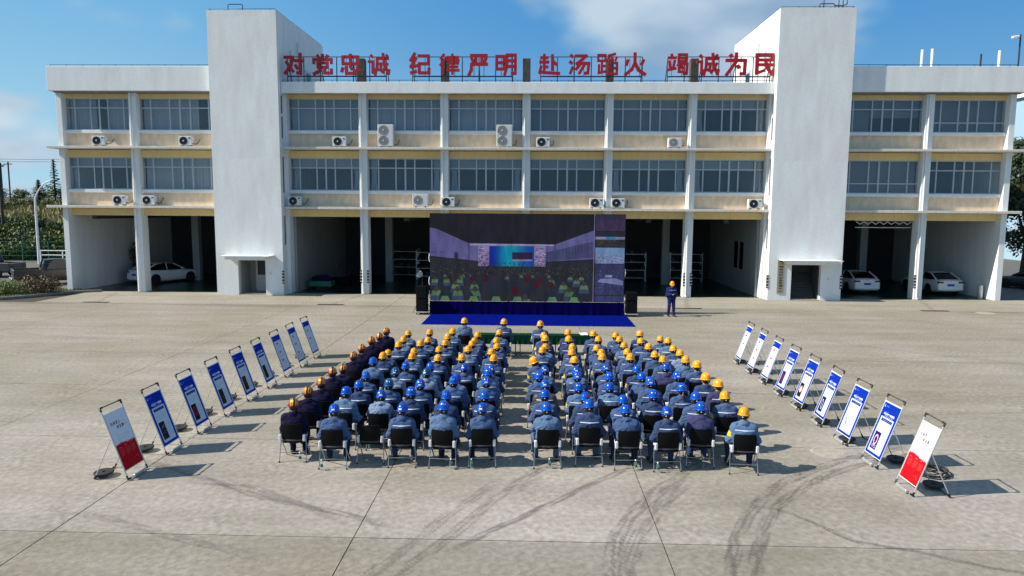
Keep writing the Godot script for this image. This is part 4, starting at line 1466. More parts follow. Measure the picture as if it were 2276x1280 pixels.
	part("ladder_rail", cage, M.sign_steel, b)
	# parapet conductors on the roofs
	for q in [[-29.6, -19.6, 13.98], [-15.3, 14.1, 13.08], [18.7, 28.4, 14.0]]:
		var lw := MB.new()
		lw.tube([Vector3(q[0], q[2], LZ - 0.1), Vector3(q[1], q[2], LZ - 0.1)], 0.016, -1.0, 5)
		var x: float = q[0]
		while x < q[1]:
			lw.tube([Vector3(x, q[2] - 0.11, LZ - 0.1), Vector3(x, q[2] + 0.02, LZ - 0.1)], 0.014, -1.0, 5)
			x += 1.02
		part("conductor", lw, M.dark_steel, b)
	# vent pillars behind the letters, pipes on the right roof
	for x in [-10.75, -5.55, -0.5, 4.6, 9.75]:
		part("vent_pillar", bx(Vector3(x - 0.24, 12.5, -45.0), Vector3(x + 0.24, 14.58, -44.5), 0.01), M.chimney, b)
	for q in [[23.5, 15.15], [24.1, 15.2], [28.1, 15.1]]:
		var pm := MB.new()
		pm.tube([Vector3(q[0], 12.6, -44.8), Vector3(q[0], q[1], -44.8)], 0.095, -1.0, 10)
		part("vent_pipe", pm, M.pvc, b)
	part("roof_post", tb([Vector3(27.0, 12.6, -44.8), Vector3(27.0, 14.9, -44.8)], 0.05), M.dark_steel, b)
	# small camera on a pole at the right end of the roof
	var cam := thing("security_camera", "white security camera on a thin pole at the roof's right end", "camera", Vector3(29.05, 12.6, -44.6))
	cam.position = Vector3(28.85, 12.6, -44.2)
	part("pole", tb([Vector3(0, 0, 0), Vector3(0, 3.3, 0)], 0.045), M.dark_steel, cam)
	part("arm", tb([Vector3(0, 3.1, 0), Vector3(-0.25, 3.1, 0.1)], 0.03), M.dark_steel, cam)
	var cb := MB.new()
	cb.box(Vector3(-0.38, 3.12, 0.15), Vector3(0.42, 0.15, 0.16), 0.03, Basis(Vector3(0, 0, 1), 0.15))
	part("housing", cb, M.white_paper, cam)
	# the vertical name board
	var im := Image.create(40, 400, false, Image.FORMAT_RGB8)
	im.fill(c8(150, 146, 124))
	var nm := "浙江钢铁消防应急救援中心"
	for i in nm.length():
		glyph(im, nm[i], 8, 8 + i * 32.4, 25, 3.0, c8(22, 19, 17))
	var bm := mat(Color.WHITE, 0.45, 0.1)
	bm.albedo_texture = tex(im)
	var nb := thing("name_board", "narrow brass name board with black characters left of the right doorway", "sign", Vector3(14.98, 0.42, TZ + 0.002))
	part("board", bx(Vector3(-0.2, 0, 0), Vector3(0.2, 2.05, 0.035), 0.006), M.brass, nb)
	var fc := MB.new()
	fc.poly([Vector3(-0.19, 0.01, 0.038), Vector3(0.19, 0.01, 0.038), Vector3(0.19, 2.04, 0.038), Vector3(-0.19, 2.04, 0.038)], Vector3(0, 0, 1), [Vector2(0, 1), Vector2(1, 1), Vector2(1, 0), Vector2(0, 0)])
	part("lettering", fc, bm, nb)

func build_letters() -> void:
	var text := "对党忠诚纪律严明赴汤蹈火竭诚为民"
	var cx := [-14.57, -12.83, -11.13, -9.4, -6.93, -5.13, -3.36, -1.72, 0.85, 2.65, 4.35, 6.0, 8.5, 10.32, 12.0, 13.65]
	var frames := [[-15.05, -9.0], [-7.4, -1.35], [0.35, 6.45], [7.95, 14.05]]
	for fi in 4:
		var x0: float = frames[fi][0]
		var x1: float = frames[fi][1]
		var fr := thing("letter_support", ["blue grey steel frame under the first four red characters beside the left tower", "blue grey steel frame under the second group of four red characters", "blue grey steel frame under the third group of four red characters", "blue grey steel frame under the last four red characters beside the right tower"][fi], "sign frame", Vector3.ZERO, 0, "steel frames of the roof lettering")
		var z := -43.72
		for q in [[13.35, 0.045], [14.5, 0.028]]:
			part("rail", tb([Vector3(x0, q[0], z), Vector3(x1, q[0], z)], q[1], 6), M.sign_steel, fr)
		var n := 7
		for i in n:
			var x := lerpf(x0, x1, i / float(n - 1))
			part("post", tb([Vector3(x, 12.6, z), Vector3(x, 14.5, z)], 0.032, 6), M.sign_steel, fr)
			if i % 2 == 0:
				part("brace", tb([Vector3(x, 14.3, z), Vector3(x + 0.02, 12.6, z - 1.0)], 0.028, 6), M.sign_steel, fr)
		for i in 4:
			for dx in [-0.3, 0.3]:
				part("strut", tb([Vector3(cx[fi * 4 + i] + dx, 13.35, z + 0.03), Vector3(cx[fi * 4 + i] + dx, 14.5, z + 0.03)], 0.018, 5), M.sign_steel, fr)
	for k in text.length():
		var sz := 1.27
		var m := MB.new()
		var w: float = 1.1 * sz * [0.128, 0.118, 0.125, 0.112, 0.128, 0.105, 0.135, 0.125, 0.122, 0.125, 0.098, 0.135, 0.105, 0.112, 0.135, 0.125][k]
		var li := 0
		for pl in strokes(text[k]):
			for i in pl.size() - 1:
				var a := Vector3((pl[i].x - 50) / 100.0 * sz, (50 - pl[i].y) / 100.0 * sz, 0)
				var b := Vector3((pl[i + 1].x - 50) / 100.0 * sz, (50 - pl[i + 1].y) / 100.0 * sz, 0)
				var d := b - a
				var ex: float = 0.0 if pl.size() == 2 else w * 0.42
				var z1 := 0.07 + 0.0035 * li
				var len: float = d.length() + ex * 2.0
				m.box((a + b) * 0.5 + Vector3(0, 0, (z1 - 0.05) * 0.5), Vector3(len, w, z1 + 0.05), 0.0, Basis(Vector3(0, 0, 1), atan2(d.y, d.x)))
				li += 1
		lone("sign_character", m, M.letter_red, "red roof character %s, %s of the sixteen from the left" % [text[k], ["first", "second", "third", "fourth", "fifth", "sixth", "seventh", "eighth", "ninth", "tenth", "eleventh", "twelfth", "thirteenth", "fourteenth", "fifteenth", "last"][k]], "sign letter", "red characters on the roof", Transform3D(Basis.IDENTITY, Vector3(cx[k], 14.03, -43.55)))

func air_conditioner(label: String, x: float, y: float, big: int, pale: bool) -> void:
	var o := thing("air_conditioner", label, "air conditioner", Vector3(x, y, -43.63), 0, "air conditioner units on the ledges")
	var w := 0.82 if big == 0 else 0.96
	var h: float = [0.56, 0.76, 1.3][big]
	part("casing", bx(Vector3(-w / 2, 0.06, -0.17), Vector3(w / 2, h + 0.06, 0.17), 0.018), M.ac_white, o)
	for s in [-1.0, 1.0]:
		part("foot", bx(Vector3(s * w * 0.3 - 0.04, 0, -0.16), Vector3(s * w * 0.3 + 0.04, 0.062, 0.16)), M.dark_steel, o)
	for k in (2 if big == 2 else 1):
		var cy := 0.06 + (h * 0.5 if big < 2 else h * (0.26 + 0.48 * k))
		var r := minf(h, 0.62) * (0.43 if big < 2 else 0.46)
		var cxx := -w * 0.5 + r + 0.07
		var f := MB.new()
		f.lathe([Vector2(0.0, 0.003), Vector2(r, 0.003), Vector2(r + 0.012, 0.0)], 22, Transform3D(Basis(Vector3.RIGHT, PI / 2), Vector3(cxx, cy, 0.172)))
		var fan := part("fan_opening", f, M.ac_grille if pale else M.ac_fan, o)
		var g := MB.new()
		for q in [0.3, 0.55, 0.8, 1.0]:
			var ring := []
			for i in 21:
				var t := TAU * i / 20.0
				ring.append(Vector3(cxx + cos(t) * r * q, cy + sin(t) * r * q, 0.182))
			g.tube(ring, 0.005, -1.0, 4)
		for i in 8:
			var t := TAU * i / 8.0
			g.tube([Vector3(cxx, cy, 0.18), Vector3(cxx + cos(t) * r, cy + sin(t) * r, 0.18)], 0.004, -1.0, 4)
		part("guard", g, M.ac_grille if pale else M.dark_steel, fan)
		var hb := MB.new()
		hb.lathe([Vector2(0, 0.02), Vector2(0.04, 0.018), Vector2(0.05, 0)], 10, Transform3D(Basis(Vector3.RIGHT, PI / 2), Vector3(cxx, cy, 0.178)))
		part("hub", hb, M.pale_plastic, fan)
	if not pale:
		part("logo_plate", bx(Vector3(w * 0.26, h - 0.1, 0.17), Vector3(w * 0.42, h - 0.01, 0.176)), M.logo_blue, o)
	else:
		part("side_panel", bx(Vector3(w * 0.2, 0.1, 0.17), Vector3(w * 0.46, h + 0.02, 0.174)), M.pale_plastic, o)
	part("pipe", tb([Vector3(w / 2, 0.2, 0.05), Vector3(w / 2 + 0.12, 0.14, 0.02), Vector3(w / 2 + 0.2, 0.22, -0.2), Vector3(w / 2 + 0.25, 0.5, -0.44)], 0.022, 6), M.black_plastic, o)

func build_air_conditioners() -> void:
	var g := "third floor ledge"
	var s := "second floor ledge"
	for q in [
		["air conditioner on the upper ledge of the left wing, nearest its outer end", -26.9, 9.1, 0, false], ["air conditioner on the upper ledge of the left wing, beside the tower", -21.45, 9.1, 0, false],
		["air conditioner on the upper ledge in the bay next to the left tower", -11.9, 9.1, 0, false], ["tall twin fan air conditioner right of the first middle column, upper ledge", -9.05, 9.1, 2, true],
		["tall twin fan air conditioner left of the central column, upper ledge", -1.8, 9.1, 2, true], ["small dark fan air conditioner right of the central column, upper ledge", 0.55, 9.1, 0, false],
		["pale grilled air conditioner on the upper ledge left of the fifth middle column", 8.5, 9.1, 0, true], ["air conditioner on the lower ledge of the left wing, left of the column", -25.8, 5.46, 0, false],
		["air conditioner on the lower ledge of the left wing, right against the column", -23.95, 5.46, 0, false], ["shaded air conditioner on the lower ledge against the left tower", -14.75, 5.46, 0, false],
		["large pale grilled air conditioner on the lower ledge above the screen's left edge", -6.95, 5.46, 1, true], ["dark fan air conditioner beside the large pale one on the lower ledge", -5.25, 5.46, 0, false],
		["air conditioner left of the column above the screen's right edge", 3.85, 5.46, 0, false], ["air conditioner right of the column above the screen's right edge", 5.15, 5.46, 0, false],
		["air conditioner on the lower ledge beside the right tower", 13.45, 5.46, 0, false]]:
		air_conditioner(q[0], q[1], q[2], q[3], q[4])

# ---------------------------------------------------------------- what stands in the garages
func build_garage_things() -> void:
	var rack := func(label: String, at: Vector3, w: float) -> void:
		var o := thing("storage_rack", label, "rack", at, 0, "racks in the garages")
		for sx in [-1.0, 1.0]:
			for sz in [-1.0, 1.0]:
				part("upright", bx(Vector3(sx * w / 2 - 0.025, 0, sz * 0.25 - 0.025), Vector3(sx * w / 2 + 0.025, 2.2, sz * 0.25 + 0.025)), M.alu, o)
		for k in 4:
			part("shelf", bx(Vector3(-w / 2, 0.25 + k * 0.6, -0.25), Vector3(w / 2, 0.28 + k * 0.6, 0.25)), M.alu, o)
		for k in 4:
			for j in 4:
				var bxx := lerpf(-w / 2 + 0.2, w / 2 - 0.2, j / 3.0)
				var hh := rng.randf_range(0.14, 0.36)
				var r := part("box", bx(Vector3(bxx - 0.15, 0.281 + k * 0.6, -0.2), Vector3(bxx + 0.15, 0.281 + k * 0.6 + hh, 0.2), 0.02), [M.black_plastic, M.inner_dark, M.dark_steel, M.green_cloth][rng.randi() % 4], o)
	rack.call("grey rack of gear in the garage just left of the screen", Vector3(-7.75, 0.012, -53.5), 2.2)
	rack.call("grey rack of gear beside the inner column left of the screen", Vector3(-9.9, 0.012, -54.5), 2.0)
	rack.call("long low rack of gear in the garage just right of the screen", Vector3(7.0, 0.012, -53.5), 3.0)
	rack.call("rack of gear behind the column beside the standing person", Vector3(11.6, 0.012, -53.8), 2.4)
	var c := thing("flat_cart", "green flat cart loaded with dark gear in the bay beside the left tower", "cart", Vector3(-14.0, 0.012, -46.2))
	part("tray", bx(Vector3(-0.75, 0.22, -0.45), Vector3(0.75, 0.58, 0.45), 0.03), M.fence_green, c)
	for s in [-1.0, 1.0]:
		for z in [-0.35, 0.35]:
			var wm := MB.new()
			wm.lathe([Vector2(0, -0.03), Vector2(0.1, -0.03), Vector2(0.11, 0), Vector2(0.1, 0.03), Vector2(0, 0.03)], 12, Transform3D(Basis(Vector3.RIGHT, PI / 2), Vector3(s * 0.6, 0.11, z)))
			part("wheel", wm, M.tyre, c)
	var heap := nets([[Vector3(-0.5, 0.66, 0), Vector3(0.5, 0.66, 0.1), 0.2, 0.22], [Vector3(-0.2, 0.78, 0.1), Vector3(0.35, 0.86, -0.1), 0.18, 0.12], [Vector3(0.1, 0.7, 0.3), Vector3(0.6, 0.62, 0.3), 0.12, 0.1]], 0.08, 0.04, 0.03)
	lone("gear_heap", heap, M.navy, "heap of dark gear lying on the green flat cart", "gear", "", Transform3D(Basis.IDENTITY, Vector3(-14.0, 0.02, -46.2)))
	var tr := thing("hand_trolley", "black hand trolley with curled handles behind the green flat cart", "trolley", Vector3(-12.6, 0.012, -47.0))
	var tm := MB.new()
	for s in [-1.0, 1.0]:
		var loop := [Vector3(s * 0.2, 0, 0), Vector3(s * 0.2, 1.5, 0)]
		for i in 9:
			var t := i / 8.0 * PI * 1.4
			loop.append(Vector3(s * (0.2 + 0.14 - 0.14 * cos(t)), 1.5 + 0.14 * sin(t), 0))
		tm.tube(loop, 0.025)
	part("handle", tm, M.black_plastic, tr)
	part("deck", bx(Vector3(-0.9, 0.15, -0.3), Vector3(0.3, 0.75, 0.3), 0.03), M.speaker, tr)
	# litter bin by the right wall
	var bn := MB.new()
	bn.lathe([Vector2(0, 0), Vector2(0.15, 0.0), Vector2(0.15, 0.78), Vector2(0.12, 0.86), Vector2(0, 0.86)], 16, Transform3D(Basis.IDENTITY, Vector3(28.0, 0.012, -44.7)))
	lone("litter_bin", bn, M.alu, "slim steel litter bin inside the right end bay", "bin")
	# notice boards on the garage wall
	for q in [[-47.6, "nearer"], [-48.9, "farther"]]:
		lone("notice_board", bx(Vector3(13.93, 1.5, q[0] - 0.35), Vector3(13.965, 3.3, q[0] + 0.35), 0.005), M.speaker, "tall dark notice board on the garage wall, the %s of two" % q[1], "notice board", "notice boards on the garage wall")
	# potted plant silhouette on the left end wall
	var pl := thing("potted_tree", "spindly potted tree standing against the left end wall inside the garage", "plant", Vector3(-28.7, 0.012, -50.2))
	part("pot", bx(Vector3(-0.25, 0, -0.25), Vector3(0.25, 0.5, 0.25), 0.05), M.bark, pl)
	part("stem", tb([Vector3(0, 0.45, 0), Vector3(0.05, 1.5, 0.03), Vector3(0, 2.6, 0)], 0.025), M.bark, pl)
	part("foliage", leaf_cloud([[Vector3(0, 1.9, 0), Vector3(0.45, 1.1, 0.4)]], 260, 0.13, 5), M.leaf_dark, pl).set_meta("kind", "stuff")

# ---------------------------------------------------------------- foliage
# blobs: [centre, radii]; leaves lie on and inside each blob, turned every way
func leaf_cloud(blobs: Array, count: int, size: float, sd: int, droop := 0.0) -> MB:
	var r := RandomNumberGenerator.new()
	r.seed = sd
	var m := MB.new()
	m.tinted = true
	for i in count:
		var b: Array = blobs[r.randi() % blobs.size()]
		var d := Vector3(r.randfn(), r.randfn(), r.randfn()).normalized()
		var p: Vector3 = b[0] + d * b[1] * pow(r.randf(), 0.45)
		var nn := (d + Vector3(r.randfn(), r.randfn() + 0.5, r.randfn()) * 0.6).normalized()
		var u := nn.cross(Vector3(r.randfn(), r.randfn(), r.randfn())).normalized()
		var w := nn.cross(u)
		u.y -= droop
		var s := size * r.randf_range(0.6, 1.35)
		m.tint = Color(1, 1, 1) * r.randf_range(0.6, 1.25)
		m.tint.r *= r.randf_range(0.9, 1.15)
		m.poly([p - u * s, p - w * s * 0.42 + nn * s * 0.12, p + u * s, p + w * s * 0.42 + nn * s * 0.12], nn)
	return m

func crown_blobs(sd: int, h: float, r0: float, n: int) -> Array:
	var r := RandomNumberGenerator.new()
	r.seed = sd
	var out := []
	for i in n:
		var t := r.randf()
		var a := r.randf() * TAU
		var rr := r0 * (0.35 + 0.65 * sqrt(1.0 - pow(t * 2.0 - 1.0, 2.0)))
		out.append([Vector3(cos(a) * rr * r.randf_range(0.2, 0.85), h * (0.38 + 0.52 * t), sin(a) * rr * r.randf_range(0.2, 0.85)), Vector3(1, 0.75, 1) * r0 * r.randf_range(0.28, 0.5)])
	return out

func make_tree(nm: String, label: String, at: Vector3, h: float, r0: float, leaf: Material, sd: int, count: int, size: float, group := "") -> Node3D:
	var o := thing(nm, label, "tree", at, 0, group)
	var blobs := crown_blobs(sd, h, r0, 16)
	var tr := MB.new()
	tr.tube([Vector3(0, -0.3, 0), Vector3(0.1, h * 0.3, 0.05), Vector3(0, h * 0.75, 0)], h * 0.028, h * 0.008)
	for i in 7:
		var b: Array = blobs[i]
		tr.tube([Vector3(0.05, h * (0.25 + 0.05 * i), 0), (b[0] + Vector3(0, h * 0.3, 0)) * 0.5, b[0]], h * 0.012, h * 0.004, 6)
	part("trunk", tr, M.bark, o)
	part("crown", leaf_cloud(blobs, count, size, sd), leaf, o).set_meta("kind", "stuff")
	return o

func conifer(label: String, at: Vector3, h: float, r0: float, sd: int, group: String) -> void:
	var o := thing("conifer_tree", label, "tree", at, 0, group)
	part("trunk", tb([Vector3(0, -0.3, 0), Vector3(0, h, 0)], 0.09), M.bark, o)
	var r := RandomNumberGenerator.new()
	r.seed = sd
	var m := MB.new()
	m.tinted = true
	for i in 60:
		var t := i / 60.0
		var a := i * 2.4
		var l := r0 * (1.0 - t) * r.randf_range(0.7, 1.2) + 0.1
		var y := h * (0.12 + 0.88 * t)
		for k in 7:
			var q := (k + 0.5) / 7.0
			var p := Vector3(cos(a) * l * q, y - l * q * 0.15, sin(a) * l * q)
			m.tint = Color.WHITE * r.randf_range(0.6, 1.1)
			var u := Vector3(cos(a + 0.8), -0.3, sin(a + 0.8)) * 0.22
			var w := Vector3(-sin(a), 0.25, cos(a)) * 0.2
			m.poly([p - u * 0.5, p + w, p + u, p - w], Vector3.UP)
	part("crown", m, M.leaf_dark, o).set_meta("kind", "stuff")

func hill_y(x: float, z: float) -> float:
	var d := -z - 68.0
	var t := smoothstep(0.0, 34.0, d)
	return t * 5.4 + smoothstep(20.0, 60.0, d) * 1.6 + sin(x * 0.13 + z * 0.09) * 0.35 * t - 0.1

func build_hillside() -> void:
	var rows := []
	for j in 26:
		var row := []
		var z := -67.0 - j * 4.0
		for i in 40:
			var x := -150.0 + i * 3.2
			var fall := smoothstep(-24.0, -34.0, x)
			row.append(Vector3(x, hill_y(x, z) * fall - 0.1, z))
		rows.append(row)
	var hm := MB.new()
	hm.sheet(rows)
	struct("hillside", hm, M.soil)
	# the scrub that covers the slope, as one mass of leaf clumps
	var mm := MultiMesh.new()
	mm.transform_format = MultiMesh.TRANSFORM_3D
	mm.use_colors = true
	var cl := leaf_cloud([[Vector3(0, 0.55, 0), Vector3(0.75, 0.5, 0.75)], [Vector3(0.4, 0.85, 0.1), Vector3(0.42, 0.36, 0.42)], [Vector3(-0.45, 0.6, 0.2), Vector3(0.45, 0.4, 0.45)], [Vector3(0.1, 0.5, 0.5), Vector3(0.5, 0.4, 0.4)]], 420, 0.1, 9)
	var n := 620
	mm.mesh = cl.mesh()
	mm.instance_count = n
	var dens := noise(4, 0.09, 2)
	for i in n:
		var x := 0.0
		var z := 0.0
		for tries in 10:
			x = rng.randf_range(-90.0, -37.0)
			z = rng.randf_range(-98.0, -69.5)
			if dens.get_noise_2d(x, z) > -0.1 and (z > -86.0 or rng.randf() < 0.12):
				break
		var s := rng.randf_range(0.9, 2.1) * (1.15 if z > -80.0 else 0.7)
		mm.set_instance_transform(i, Transform3D(Basis(Vector3.UP, rng.randf() * TAU).scaled(Vector3(s, s * rng.randf_range(0.8, 1.3), s)), Vector3(x, hill_y(x, z) - 0.2, z)))
		var g := rng.randf()
		var q := dens.get_noise_2d(x * 2.0 + 50.0, z * 2.0)
		mm.set_instance_color(i, Color(0.5 + 1.0 * q + g * 0.6, 0.6 + 0.6 * q + g * 0.45, 0.45 + 0.2 * q))
	var mi := MultiMeshInstance3D.new()
	mi.name = "scrub"
	mi.multimesh = mm
	mi.material_override = M.leaf_mid
	add_child(mi)
	mi.set_meta("kind", "stuff")
	# dry grass on the upper bank
	var dg := MB.new()
	dg.tinted = true
	for i in 6000:
		var x := rng.randf_range(-92.0, -38.0)
		var z := rng.randf_range(-104.0, -84.0)
		var y := hill_y(x, z)
		dg.tint = Color.WHITE * rng.randf_range(0.55, 1.1)
		var a := rng.randf() * TAU
		var o := Vector3(cos(a), 0, sin(a)) * 0.14
		dg.poly([Vector3(x, y - 0.1, z) - o, Vector3(x, y - 0.1, z) + o, Vector3(x, y + rng.randf_range(0.25, 0.6), z) + Vector3(o.z, 0, o.x)], Vector3(o.z, 0.4, -o.x))
	M.leaf_dry.vertex_color_use_as_albedo = true
	struct("dry_grass", dg, M.leaf_dry, "stuff")
	# trees along the ridge
	var ridge := [[-80.0, -103.0, 3.0], [-76.5, -104.0, 2.2], [-73.0, -104.0, 2.8], [-70.0, -103.0, 2.4], [-67.0, -105.0, 2.0], [-64.5, -104.0, 2.5]]
	for i in ridge.size():
		var q: Array = ridge[i]
		make_tree("ridge_tree", "low bushy tree on the hill ridge, %s from the left edge" % nth(i), Vector3(q[0], hill_y(q[0], q[1]), q[1]), q[2], q[2] * 0.75, [M.leaf_deep, M.leaf_mid][i % 2], 60 + i, 700, 0.16, "trees along the hill ridge")
	conifer("tall thin conifer on the ridge behind the lamp post", Vector3(-68.6, hill_y(-68.6, -100.0), -100.0), 6.2, 1.1, 31, "conifers on the ridge")
	conifer("short conifer left of the tall thin one on the ridge", Vector3(-71.0, hill_y(-71.0, -100.0), -100.0), 3.4, 1.0, 32, "conifers on the ridge")
	conifer("middling conifer between the tall thin one and the building", Vector3(-66.6, hill_y(-66.6, -100.0), -100.0), 3.6, 1.0, 33, "conifers on the ridge")
	conifer("smallest conifer, next to the building's left edge on the ridge", Vector3(-64.9, hill_y(-64.9, -100.0), -100.0), 3.0, 0.9, 34, "conifers on the ridge")
	# power poles
	for q in [[-63.55, -83.0, 8.6, "thick dark power pole low on the slope at the left edge"], [-79.35, -104.0, 6.5, "thin power pole with a crossarm on the ridge, nearest the left edge"], [-78.2, -104.0, 6.6, "thin power pole on the ridge, between the crossarm pole and the lamp"]]:
		var y := hill_y(q[0], q[1])
		var o := thing("power_pole", q[3], "pole", Vector3(q[0], y - 0.3, q[1]))
		part("shaft", tb([Vector3.ZERO, Vector3(0, q[2], 0)], 0.16 if q[1] > -90 else 0.1), M.wood_pole, o)
		part("crossarm", bx(Vector3(-0.6, q[2] - 0.4, -0.05), Vector3(0.6, q[2] - 0.28, 0.05)), M.wood_pole, o)
	var wr := MB.new()
	for dy in [0.0, 0.35]:
		var p := []
		for i in 13:
			var t := i / 12.0
			p.append(Vector3(lerpf(-95.0, -55.0, t), 12.9 - dy - 0.6 * sin(t * PI), -104.0))
		wr.tube(p, 0.025, -1.0, 4)
	lone("power_line", wr, M.dark_steel, "thin power wires running over the ridge from pole to pole", "wire")
	# green mesh fence and a railing by the car park
	var fe := thing("mesh_fence", "green wire mesh fence at the foot of the shrubby slope", "fence", Vector3(0, 0, -67.6))
	for i in 14:
		var x := -76.0 + i * 2.6
		part("post", tb([Vector3(x, -0.1, 0), Vector3(x, 2.0, 0)], 0.05, 6), M.fence_green, fe)
		if i < 13:
			var pm := MB.new()
			for k in 5:
				pm.tube([Vector3(x, 0.1 + k * 0.46, 0), Vector3(x + 2.6, 0.1 + k * 0.46, 0)], 0.012, -1.0, 4)
			for k in 12:
				pm.tube([Vector3(x + 0.1 + k * 0.21, 0.05, 0), Vector3(x + 0.1 + k * 0.21, 1.95, 0)], 0.007, -1.0, 4)
			part("mesh_panel", pm, M.fence_green, fe)
	var rl := thing("railing", "white tube railing between the lamp post and the building", "railing", Vector3(-46.4, -0.06, -64.5))
	for k in 3:
		part("rail", tb([Vector3(0.4, 0.5 + k * 0.42, 0), Vector3(4.6, 0.5 + k * 0.42, 0)], 0.04, 6), M.pvc, rl)
	for k in 3:
		part("post", tb([Vector3(0.4 + k * 2.1, 0, 0), Vector3(0.4 + k * 2.1, 1.36, 0)], 0.05, 6), M.pvc, rl)
	var lp := thing("street_lamp", "tall white curved street lamp behind the parked pickups", "street lamp", Vector3(-46.9, -0.06, -65.5))
	var ps := MB.new()
	ps.tube([Vector3(0, 0, 0), Vector3(0, 2.5, 0), Vector3(0, 5.0, 0), Vector3(0, 6.2, 0)], 0.13, 0.09, 10)
	part("pole", ps, M.pvc, lp)
	var am := []
	for i in 9:
		var t := i / 8.0
		am.append(Vector3(1.6 * t * t * 0.3 + 1.2 * t, 6.2 + 1.6 * sin(t * PI / 2), 0))
	part("arm", tb(am, 0.06), M.pvc, lp)
	var lh := MB.new()
	lh.box(Vector3(2.0, 7.87, 0), Vector3(0.8, 0.1, 0.26), 0.03, Basis(Vector3(0, 0, 1), 0.2))
	part("lamp_head", lh, M.dark_steel, lp)
	# bushes on the island
	for q in [[-31.9, -41.5, 1.35, 0.95, "leaf_hedge", "rounded green bush on the grass island, nearer the left edge"], [-30.1, -42.1, 1.15, 1.1, "leaf_rust", "rust tinged bush on the grass island beside the building's left column"]]:
		var o := thing("clipped_bush", q[5], "bush", Vector3(q[0], 0.1, q[1]), 0, "bushes on the grass island")
		var bl := []
		for i in 9:
			var a := i * 0.7
			bl.append([Vector3(cos(a) * q[2] * 0.55, q[3] * (0.45 + 0.14 * sin(i * 2.1)), sin(a) * 0.42), Vector3(q[2] * 0.5, q[3] * 0.48, 0.5)])
		var st := MB.new()
		for i in 5:
			st.tube([Vector3(-0.3 + i * 0.15, -0.05, 0), bl[i][0]], 0.02, 0.01, 5)
		part("stem", st, M.bark, o)
		part("foliage", leaf_cloud(bl, 2600, 0.06, 90 + int(q[2] * 100)), M[q[4]], o).set_meta("kind", "stuff")
	# right edge: a big dark tree, a pale blue shed behind it
	var bt := make_tree("dark_tree", "big dark leafy tree at the building's right end", Vector3(38.6, -0.06, -56.5), 12.0, 4.4, M.leaf_dark, 201, 9000, 0.2)
	make_tree("dark_shrub_tree", "low dark shrubby tree under the big one at the right edge", Vector3(41.5, -0.06, -58.0), 6.5, 3.6, M.leaf_dark, 205, 5000, 0.17)
	var sh := thing("blue_building", "pale blue ribbed building rising behind the dark tree", "building", Vector3(62.3, -0.1, -82.0))
	part("wall", bx(Vector3(-6.6, 0, -8), Vector3(20, 18.5, 0)), M.shed_blue, sh)
	for i in 40:
		part("rib", bx(Vector3(-6.5 + i * 0.66, 0.2, 0.0), Vector3(-6.38 + i * 0.66, 18.3, 0.07)), M.shed_blue, sh)
	part("eave", bx(Vector3(-7.0, 18.5, -8.4), Vector3(20.4, 18.9, 0.5)), M.white_wall, sh)

# ---------------------------------------------------------------- the poster stands
func pseudo_text(im: Image, x: int, y: int, w: int, lines: int, lh: int, hh: int, col: Color, r: RandomNumberGenerator, ragged := true) -> void:
	for i in lines:
		var ww := w if i < lines - 1 or not ragged else int(w * r.randf_range(0.3, 0.8))
		var xx := 0
		while xx < ww:
			var cw := hh - 1
			for k in 3:
				im.fill_rect(Rect2i(x + xx + r.randi() % maxi(1, cw - 1), y + i * lh + r.randi() % maxi(1, hh - 1), 1 + r.randi() % 2, 1 + r.randi() % maxi(1, hh / 2)), col)
			im.fill_rect(Rect2i(x + xx, y + i * lh + hh / 2, cw, 1), col)
			xx += hh + 1

